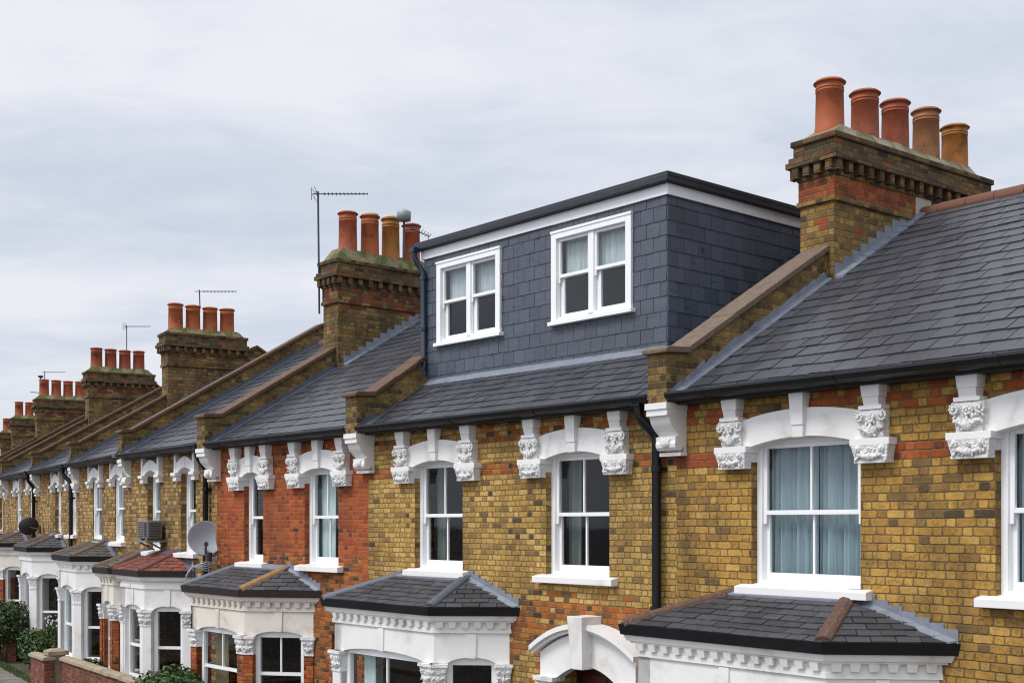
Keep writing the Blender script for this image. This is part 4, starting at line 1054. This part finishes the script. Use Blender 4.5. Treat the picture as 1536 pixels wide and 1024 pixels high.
for k, (a, b) in enumerate(DW):
    s = MB(); y = DY - .055
    wd = .115
    s.box(a, a + wd, y, DY + .05, WZ0 + .03, WZ1); s.box(b - wd, b, y, DY + .05, WZ0 + .03, WZ1); s.box(a + wd, b - wd, y, DY + .05, WZ1 - wd, WZ1)
    s.box(a - .01, b + .01, y - .012, DY, WZ1 - .03, WZ1 + .012)
    s.box(a - .03, b + .05, y - .05, DY + .05, WZ0 - .02, WZ0 + .04)
    m_ = (a + b) / 2; s.box(m_ - .055, m_ + .055, y + .03, DY + .05, WZ0 + .04, WZ1 - wd)
    s.box(a + wd, b - wd, y + .03, DY + .12, WZ0 + .04, WZ0 + .10)
    wf = s.build('dormer_window', 'gloss_white', h, bevel=.005)
    zm = 7.74
    for (p, q) in ((a + wd, m_ - .055), (m_ + .055, b - wd)):
        for (za, zb, yy, rb, sd) in ((zm - .02, WZ1 - wd, DY + .0, .05, .045), (WZ0 + .10, zm + .02, DY + .05, .06, .085)):
            s = MB(); s.box(p, p + sd, yy, yy + .045, za, zb); s.box(q - sd * .8, q, yy, yy + .045, za, zb); s.box(p + sd, q - sd * .8, yy, yy + .045, za, za + rb); s.box(p + sd, q - sd * .8, yy, yy + .045, zb - .045, zb)
            if yy < DY + .02: s.prism_x([(yy, za), (yy, za - .08), (yy + .02, za - .08), (yy + .04, za - .02), (yy + .04, za)], p, p + .035); 
            s.build('sash', 'gloss_white', wf, bevel=.003)
            g = MB(); g.box(p + sd, q - sd * .8, yy + .02, yy + .024, za + rb, zb - .045); g.build('pane', 'glass', wf)
    for n_, (p, q) in enumerate(((a + wd + .02, m_ - .03), (m_ + .03, b - wd - .02))):
        curtain('net_curtain', MTX[2], p - .02, q + .02, DY + .15, 7.775, WZ1 - .08, 'net', 8, .016,
                'white net curtain in the %s half of the %s dormer window' % (('left', 'right')[n_], ('left', 'right')[k]), 'net curtain', 'net curtains in the dormer', seed=k * 2 + n_)
s = MB(); s.box(.1, 5.5, 3.6, 3.7, 6.5, 8.5); s.box(2.5, 2.6, 1.6, 3.599, 6.5, 8.5); s.box(.1, 5.5, 1.55, 4.9, 6.42, 6.46)
s.build('dormer_interior', 'room_light', dorm)

# curtains downstairs
for k, (a, b, z0, z1) in enumerate(((1.30, 1.98, 3.2, 4.8), (1.97, 2.72, 3.2, 4.8))):
    curtain('curtain', MTX[1], a, b, .305 + .02 * k, z0, z1 + .1, 'curtain', 8, .050, 'gathered teal curtain, %s half of the large window above the nearest bay' % ('left', 'right')[k], 'curtain', 'teal curtains', seed=k + 5)
for k, (a, b) in enumerate(((4.42, 5.1), (5.09, 5.84))):
    curtain('curtain', MTX[1], a, b, .31 + .02 * k, 3.2, 4.9, 'curtain', 8, .05, 'teal curtain, %s half of the window cut by the right edge' % ('left', 'right')[k], 'curtain', 'teal curtains', seed=k + 8)
c, hw = HW[3][1]
curtain('curtain', MTX[3], c - hw + .06, c + .0, .32, 3.2, 4.8, 'net_pale', 4, .03, 'pale curtain, left half of the wider red brick house window', 'curtain', 'pale curtains', seed=1)
curtain('curtain', MTX[3], c + .04, c + hw - .04, .34, 3.2, 4.8, 'curtain', 4, .03, 'pale teal curtain, right half of the wider red brick house window', 'curtain', 'pale curtains', seed=2)

for (hi, xa, xb, yy, za, zb, lab, mt_) in ((2, .60, .95, -.50, .6, 1.84, 'pale drape at the left of the big bay window under the dormer', 'net_pale'),
        (3, .95, 1.45, -.50, .6, 1.84, 'beige drape in the front window of the red brick house bay', 'drape'), (4, 2.0, 2.35, -.45, .6, 2.05, 'beige drape in the white columned bay', 'drape'),
        (5, 1.7, 2.5, -.45, .6, 2.25, 'grey blue drape in the bay behind the rounded hedge', 'net_pale')):
    curtain('curtain', MTX[hi], xa, xb, yy, za, zb, mt_, 4, .02, lab, 'curtain', 'ground floor drapes', seed=hi)
for hi in (4, 5, 6, 7):
    for k, (c, hw) in enumerate(HW[hi]):
        curtain('curtain', MTX[hi], c - hw + .1, c + hw - .1, .42, SILL[hi] + .02, 5.05, 'net_pale', 5, .02,
                'pale curtain in the %s upper window, %s house beyond the red brick one' % (('left', 'right')[k], {4: 'first', 5: 'second', 6: 'third', 7: 'fourth'}[hi]), 'curtain', 'far upstairs curtains', seed=hi * 2 + k)

for k, (c, hw) in enumerate(HW[2]):  # folded sheets stand in for the lighter wall and jamb behind the glass
    curtain('curtain', MTX[2], c - hw + .06, c - hw + .30, .40, 3.2, 4.9, 'jamb_grey', 2, .03, 'grey green stand-in for the jamb at the left side of the %s window below the dormer' % ('left', 'right')[k], 'curtain', 'jamb stand-ins', seed=k + 40)

# ---------------------------------------------------------------- porch arch of the dormer house
s = MB(); n = 20; cx = 5.43; xo, xi = .92, .60
def arcz(x, r_, z0, rise): return z0 + rise * (1 - (x / r_) ** 2)
xs = [-xo + 2 * xo * k / n for k in range(n + 1)]
for a, b in zip(xs[:-1], xs[1:]):
    def top(x): return arcz(x, xo, 2.10, .32)
    def bot(x): return 1.75 if abs(x) >= xi - 1e-6 else arcz(x, xi, 1.76, .22)
    for (o1, o2, y_) in ((.0, -.0, -.16),):
        s.hexa([(cx + a, y_, bot(a)), (cx + b, y_, bot(b)), (cx + b, .0, bot(b)), (cx + a, .0, bot(a))], [(cx + a, y_, top(a)), (cx + b, y_, top(b)), (cx + b, .0, top(b)), (cx + a, .0, top(a))])
for sx in (-1, 1): s.box(cx + sx * .78 - .17, cx + sx * .78 + .17, -.16, 0, 0, 1.749)
po = s.build('porch', 'white', h)
s = MB(); xq = 1.01
xs = [-xq + 2 * xq * k / n for k in range(n + 1)]
for a, b in zip(xs[:-1], xs[1:]):
    for (y_, z_, t_) in ((-.24, .0, .05), (-.30, .05, .07)):
        za, zb = arcz(a, xq, 2.08 + z_, .36), arcz(b, xq, 2.08 + z_, .36)
        s.hexa([(cx + a, y_, za), (cx + b, y_, zb), (cx + b, .0, zb), (cx + a, .0, za)], [(cx + a, y_, za + t_), (cx + b, y_, zb + t_), (cx + b, .0, zb + t_), (cx + a, .0, za + t_)])
s.build('hood_mould', 'white', po)
s = MB(); s.hexa([(cx - .10, -.33, 1.95), (cx + .10, -.33, 1.95), (cx + .10, 0, 1.95), (cx - .10, 0, 1.95)], [(cx - .145, -.38, 2.66), (cx + .145, -.38, 2.66), (cx + .145, 0, 2.66), (cx - .145, 0, 2.66)])
s.build('keystone', 'white', po, bevel=.006)
for sx in (-1, 1):
    s = MB(); c_ = cx + sx * .78
    s.box(c_ - .2, c_ + .2, -.25, .0, 1.72, 1.78); s.box(c_ - .17, c_ + .17, -.2, 0, 1.45, 1.719); carved(s, c_, -.2, 1.46, 1.72, .36, seed=31 + sx)
    s.build('capital', 'carved', po)

# ---------------------------------------------------------------- aerials, dishes, air conditioner
def at(px, py, d): return Vector(((px - CX) / F * d, d, CZ + (HY - py) / F * d))
I = Matrix.Identity(4)
def aer(bx, by, tx, ty, d, ex, label, **k):
    b, t = at(bx, by, d), at(tx, ty, d); return aerial(I, b, t, k.pop('yaw', 0.0), k.pop('length', (ex - tx) / F * d), label, **k)
aer(479, 470, 477, 287, 26.9, 555, 'tall tv aerial on the chimney just left of the dormer', n=12, length=1.2, mast_r=.022)
aer(300, 462, 299, 434, 36.4, 358, 'short tv aerial above the orange chimney pots left of centre', n=10, length=1.2, reflector=False)
aer(190, 532, 190, 487, 46.5, 228, 'tv aerial with two cross arms above the four red chimney pots', n=8, length=1.0)
aer(67, 575, 67, 556, 56.5, 100, 'small tv aerial above the mossy stack near the left edge', n=8, length=1.05, reflector=False, mast_r=.02)
# round topped mast
e = empty('mast_antenna', at(61, 600, 55.5), 0, 'thin mast with a dark round cap beside the far left chimney pots', 'antenna')
s = MB(); s.tube([(0, 0, -.4), (0, 0, 1.05)], .03, 8); s.tube([(-.45, 0, .38), (.05, 0, .34)], .02, 6); s.build('mast', 'metal', e)
s = MB(); s.lathe((0, 0, 1.03), [(.02, -.03), (.11, .02), (.13, .06), (.08, .10), (.001, .11)], 14); s.build('cap', 'metal', e)
# grey cowl on a pole with a tilted yagi
p = at(606, 386, 27.35)
e = empty('cowl_antenna', p, 0, 'grey round capped antenna on a pole with a tilted aerial beside the dormer', 'antenna')
s = MB(); s.tube([(0, 0, 0), (0, 0, .82)], .025, 8); s.build('mast', 'metal', e)
s = MB(); s.lathe((0, 0, .82), [(.001, -.02), (.15, 0), (.16, .18), (.15, .2), (.05, .25), (.001, .27)], 18); s.build('cap', 'vent', e)
s = MB(); a, b = Vector((0, -.05, .72)), Vector((.56, -.05, .46)); s.tube([a, b], .012, 6)
for k in range(8):
    c_ = a + (b - a) * (.2 + .8 * k / 7); hl = .15 - .008 * k; s.tube([c_ + Vector((-.3, 0, -.35)).normalized() * hl * .5, c_ + Vector((.3, .2, .35)).normalized() * hl * .9], .007, 5)
s.tube([b + Vector((0, 0, .04)), b + Vector((-.02, 0, -.1)), b + Vector((-.2, 0, -.16))], .01, 5); s.build('antenna', 'metal', e)

def dish(c, rad, face, label, m, arm=True, wallp=None):
    e = empty('satellite_dish', c, 0, label, 'satellite dish')
    q = Vector(face).to_track_quat('Z', 'Y').to_matrix(); s = MB()
    prof = [(0.001, -.10)] + [(rad * k / 7, -.10 + .10 * (k / 7) ** 2) for k in range(1, 8)] + [(rad * 1.02, .0), (rad * 1.0, -.015)] + [(rad * k / 7, -.125 + .11 * (k / 7) ** 2) for k in range(6, 0, -1)] + [(.001, -.125)]
    s.lathe((0, 0, 0), prof, 36, q); s.build('reflector', m, e)
    s = MB(); f = Vector(face).normalized(); dn = Vector((0, 0, -1)); low = q @ Vector((0, -rad, 0)); low = low if low.z < 0 else -low
    lnb = f * rad * 1.1 + low * .45
    s.tube([low * .98, lnb], .018, 6); s.tube([lnb - f * .0, lnb - f * .14], .045, 10); s.tube([low * .98 + f * .01, low * .55 - f * .02], .02, 6); s.build('feed_arm', 'dish_dark' if m == 'dish' else 'dish', e)
    s = MB()
    if wallp: s.tube([-f * .12, Vector(wallp) * .5 - f * .05, Vector(wallp)], .024, 8); s.tube([Vector(wallp) + Vector((0, 0, -.12)), Vector(wallp) + Vector((0, 0, .12))], .04, 8)
    s.build('bracket', 'metal', e)
    s = MB(); s.tube([lnb, lnb * .6 + low * .9, low * 1.3 - f * .2, low * 1.6 + Vector(wallp or (0, .3, 0)) * .6, low * 2.2 + Vector(wallp or (0, .3, 0)) * .9], .012, 6); s.build('cable', 'cable', e)
    return e
pd = MTX[3] @ Vector((.08, -.62, 3.62)); dpx = at(308, 806, 24.9)
dish(dpx, .345, (.30, -1, .12), 'large pale grey satellite dish beside the red brick house', 'dish', wallp=(.1, .45, -.25))
dish(at(43, 788, 37.2), .285, (-.45, .75, .35), 'dark satellite dish seen from behind near the left edge', 'dish_dark', wallp=(.35, -.05, -.1))
# coil of cables and clips under the grey dish, resting on the bay roof
e = empty('cable_bundle', at(300, 850, 24.6), 0, 'loose loop of grey cables hanging under the pale grey dish', 'cable')
s = MB()
for k in range(5):
    a = k * .07; s.tube([(.32 - a * .5, .1, .22 - a), (.12, -.02, .10 - a * .6), (-.12, -.08, .02), (-.26 + a * .4, -.05, -.16 + a), (-.30 + a, .0, -.36)], .014, 6)
s.build('cable', 'dish', e)
s = MB(); s.tube([(.16, .05, .12), (.16, .05, .3)], .07, 10); s.build('junction', 'dish_dark', e)

ac = MTX[4] @ Matrix.Translation((1.95, 0, .02))
e = empty('air_conditioner', (0, 0, 0), 0, 'small grey air conditioner standing outside a window on a tray', 'air conditioner'); e.matrix_world = ac
s = MB(); s.box(-.28, .34, -.42, -.08, 3.56, 3.96); eo = s.build('casing', 'ac', e, bevel=.02)
s = MB()
for k in range(7): s.box(-.22, .10, -.428, -.42, 3.60 + k * .05, 3.622 + k * .05)
s.box(.15, .30, -.43, -.42, 3.60, 3.92); 
for k in range(6): s.box(.341, .352, -.38, -.12, 3.60 + k * .055, 3.622 + k * .055)
s.build('grille', 'dish_dark', eo)
s = MB(); s.box(-.42, .4, -.48, -.0, 3.48, 3.52); s.tube([(-.3, -.4, 3.5), (-.3, -.02, 3.3)], .02, 6); s.tube([(.3, -.4, 3.5), (.3, -.02, 3.3)], .02, 6); s.box(-.2, -.1, -.4, -.1, 3.52, 3.56); s.box(.15, .25, -.4, -.1, 3.52, 3.56)
s.build('bracket', 'ac', e)

# ---------------------------------------------------------------- front gardens: walls, piers, hedges
def gp(px, py, z): d = F * (CZ - z) / (py - HY); return Vector(((px - CX) / F * d, d, z))
def gwall(name, A, B, zt, th, label, m='brick_garden', cop=True, group=None):
    d = (B - A); L_ = math.hypot(d.x, d.y); ang = math.atan2(d.y, d.x)
    e = empty(name, (A.x, A.y, 0), ang, label, 'wall', group)
    s = MB(); s.box(0, L_, -.11, .11, -.02, zt - .09); s.build('brickwork', m, e)
    s = MB(); r = random.Random(int(L_ * 77)); x = -.02
    while x < L_:
        n = min(x + .62, L_ + .02); dz_ = r.uniform(-.006, .006); s.hexa([(x, -.16, zt - .09 + dz_), (n - .012, -.16, zt - .09 + dz_), (n - .012, .16, zt - .09 + dz_), (x, .16, zt - .09 + dz_)],
                                            [(x, -.15, zt - .03 + dz_), (n - .012, -.15, zt - .03 + dz_), (n - .012, .15, zt - .03 + dz_), (x, .15, zt - .03 + dz_)])
        s.hexa([(x, -.15, zt - .03 + dz_), (n - .012, -.15, zt - .03 + dz_), (n - .012, .15, zt - .03 + dz_), (x, .15, zt - .03 + dz_)], [(x, -.06, zt + dz_), (n - .012, -.06, zt + dz_), (n - .012, .06, zt + dz_), (x, .06, zt + dz_)]); x = n
    s.build('coping', 'stone', e, bevel=.01)
    return e
def gpier(c, wd, zt, ang, label):
    e = empty('gate_pier', (c.x, c.y, 0), ang, label, 'pier', 'garden gate piers')
    s = MB(); s.box(-wd / 2, wd / 2, -wd / 2, wd / 2, -.02, zt - .12); s.build('shaft', 'stone', e, bevel=.01)
    s = MB(); o_ = wd / 2 + .06; s.box(-o_, o_, -o_, o_, zt - .12, zt - .03); s.hexa([(-o_, -o_, zt - .03), (o_, -o_, zt - .03), (o_, o_, zt - .03), (-o_, o_, zt - .03)], [(-.1, -.1, zt + .02), (.1, -.1, zt + .02), (.1, .1, zt + .02), (-.1, .1, zt + .02)])
    s.build('cap', 'stone', e, bevel=.01)
A, B = gp(99, 984, .86), gp(200, 1016, .86); dv = (B - A).normalized()
gang = math.atan2(dv.y, dv.x)
gwall('garden_wall', A, B + dv * 6.5, .88, .22, 'low brick garden wall with thick stone coping at the bottom left')
gpier(gp(84, 974, 1.0) , .34, 1.02, gang, 'stone gate pier between the brick garden wall and the red wall stub')
gwall('garden_wall', gp(53, 976, .88), gp(74, 984, .88), .88, .22, 'short red brick wall stub beside the rounded hedge')
gpier(gp(24, 934, 1.02), .34, 1.04, gang, 'stone gate pier in front of the dark bush at the left edge')
gwall('garden_wall', gp(4, 935, .95), gp(18, 941, .95), .95, .22, 'far red brick wall stub left of the farther stone pier')
gwall('garden_wall', gp(22, 955, .3), gp(50, 985, .3), .4, .22, 'very low kerb wall in front of the rounded hedge')

def hedge(c, rx, ry, z0, z1, n, m, label, cat='hedge', leaf=.05, name='hedge', seed=0, blobs=5, group=None):
    r = random.Random(seed); s = MB(); bl = []
    for k in range(blobs): bl.append((r.uniform(-.5, .5) * rx, r.uniform(-.5, .5) * ry, r.uniform(-.15, .25), r.uniform(.55, .85)))
    zc, hz = (z0 + z1) / 2, (z1 - z0) / 2
    for k in range(n):
        bx_, by_, bz, sc = bl[r.randrange(blobs)]
        v = Vector((r.gauss(0, 1), r.gauss(0, 1), r.gauss(0, 1))).normalized(); rr = r.uniform(.72, 1.04)
        p = Vector((bx_ + v.x * rx * sc * rr, by_ + v.y * ry * sc * rr, zc + bz * hz + v.z * hz * sc * rr))
        if p.z < .0: continue
        u = (v + Vector((r.gauss(0, .6), r.gauss(0, .6), r.gauss(0, .6)))).normalized(); t = u.cross(Vector((r.random(), r.random(), r.random()))).normalized(); b = u.cross(t)
        l_ = leaf * r.uniform(.7, 1.3)
        s.mesh([p - t * l_, p + b * l_ * .5, p + t * l_, p - b * l_ * .5], [(0, 1, 2, 3)])
    e = empty(name, (c.x, c.y, 0), 0, label, cat, group)
    s.build('foliage', m, e)
    s = MB()
    for k in range(6):
        a = k * 1.05; s.tube([(math.cos(a) * .06, math.sin(a) * .06, -.02), (math.cos(a) * rx * .5, math.sin(a) * ry * .5, zc)], [.03, .012], 6)
    s.build('stem', 'coping_brown', e)
    return e
hedge(Vector((-12.62, 33.0)), .6, .5, .0, 1.16, 5200, 'leaf', 'rounded green hedge left of the garden wall', seed=3)
hedge(gp(8, 975, .3) + Vector((-.1, 0, 0)), .85, .7, .1, 1.95, 6500, 'leaf_dark', 'tall dark green bush at the left edge', 'bush', name='bush', seed=4)
hedge(Vector((-6.55, 23.6)), .62, .45, .1, 1.2, 6000, 'leaf', 'clipped green hedge in front of the white columned bay', seed=5)
hedge(Vector((-9.3, 27.4)), .3, .3, .2, .98, 1500, 'leaf', 'small green shrub behind the garden wall', 'shrub', name='shrub', seed=6)
e = hedge(Vector((-12.7, 35.2)), .5, .3, .6, 1.2, 900, 'leaf', 'white flowering plant below the far bay window', 'plant', name='flowering_plant', seed=8)
s = MB(); r = random.Random(5)
for k in range(70):
    c_ = Vector((r.uniform(-.5, .5), r.uniform(-.35, .1), r.uniform(1.0, 1.3)))
    for q in range(3): s.ell((c_.x + r.uniform(-.02, .02), c_.y, c_.z + r.uniform(-.02, .02)), 0.022, .015, .022, seg=5, rings=3)
s.build('flower', 'petal', e)
# verge grass
s = MB(); r = random.Random(2); a_, b_ = offs(1.50, 3, 9, False), offs(1.74, 3, 9, False)
for k in range(len(a_) - 1):
    for q in range(2600):
        t_, w_ = r.random(), r.random() ** 1.5
        p = (a_[k] * (1 - t_) + a_[k + 1] * t_) * (1 - w_) + (b_[k] * (1 - t_) + b_[k + 1] * t_) * w_
        hh = r.uniform(.02, .09); an = r.uniform(0, 6.28); dx_, dy_ = math.cos(an) * .012, math.sin(an) * .012
        s.mesh([(p.x - dx_, p.y - dy_, 0), (p.x + dx_, p.y + dy_, 0), (p.x + r.uniform(-.03, .03), p.y + r.uniform(-.03, .03), hh)], [(0, 1, 2)])
o = s.build('grass', 'grass'); o['kind'] = 'stuff'; thing(o, 'short grass growing in the verge beside the pavement', 'grass')
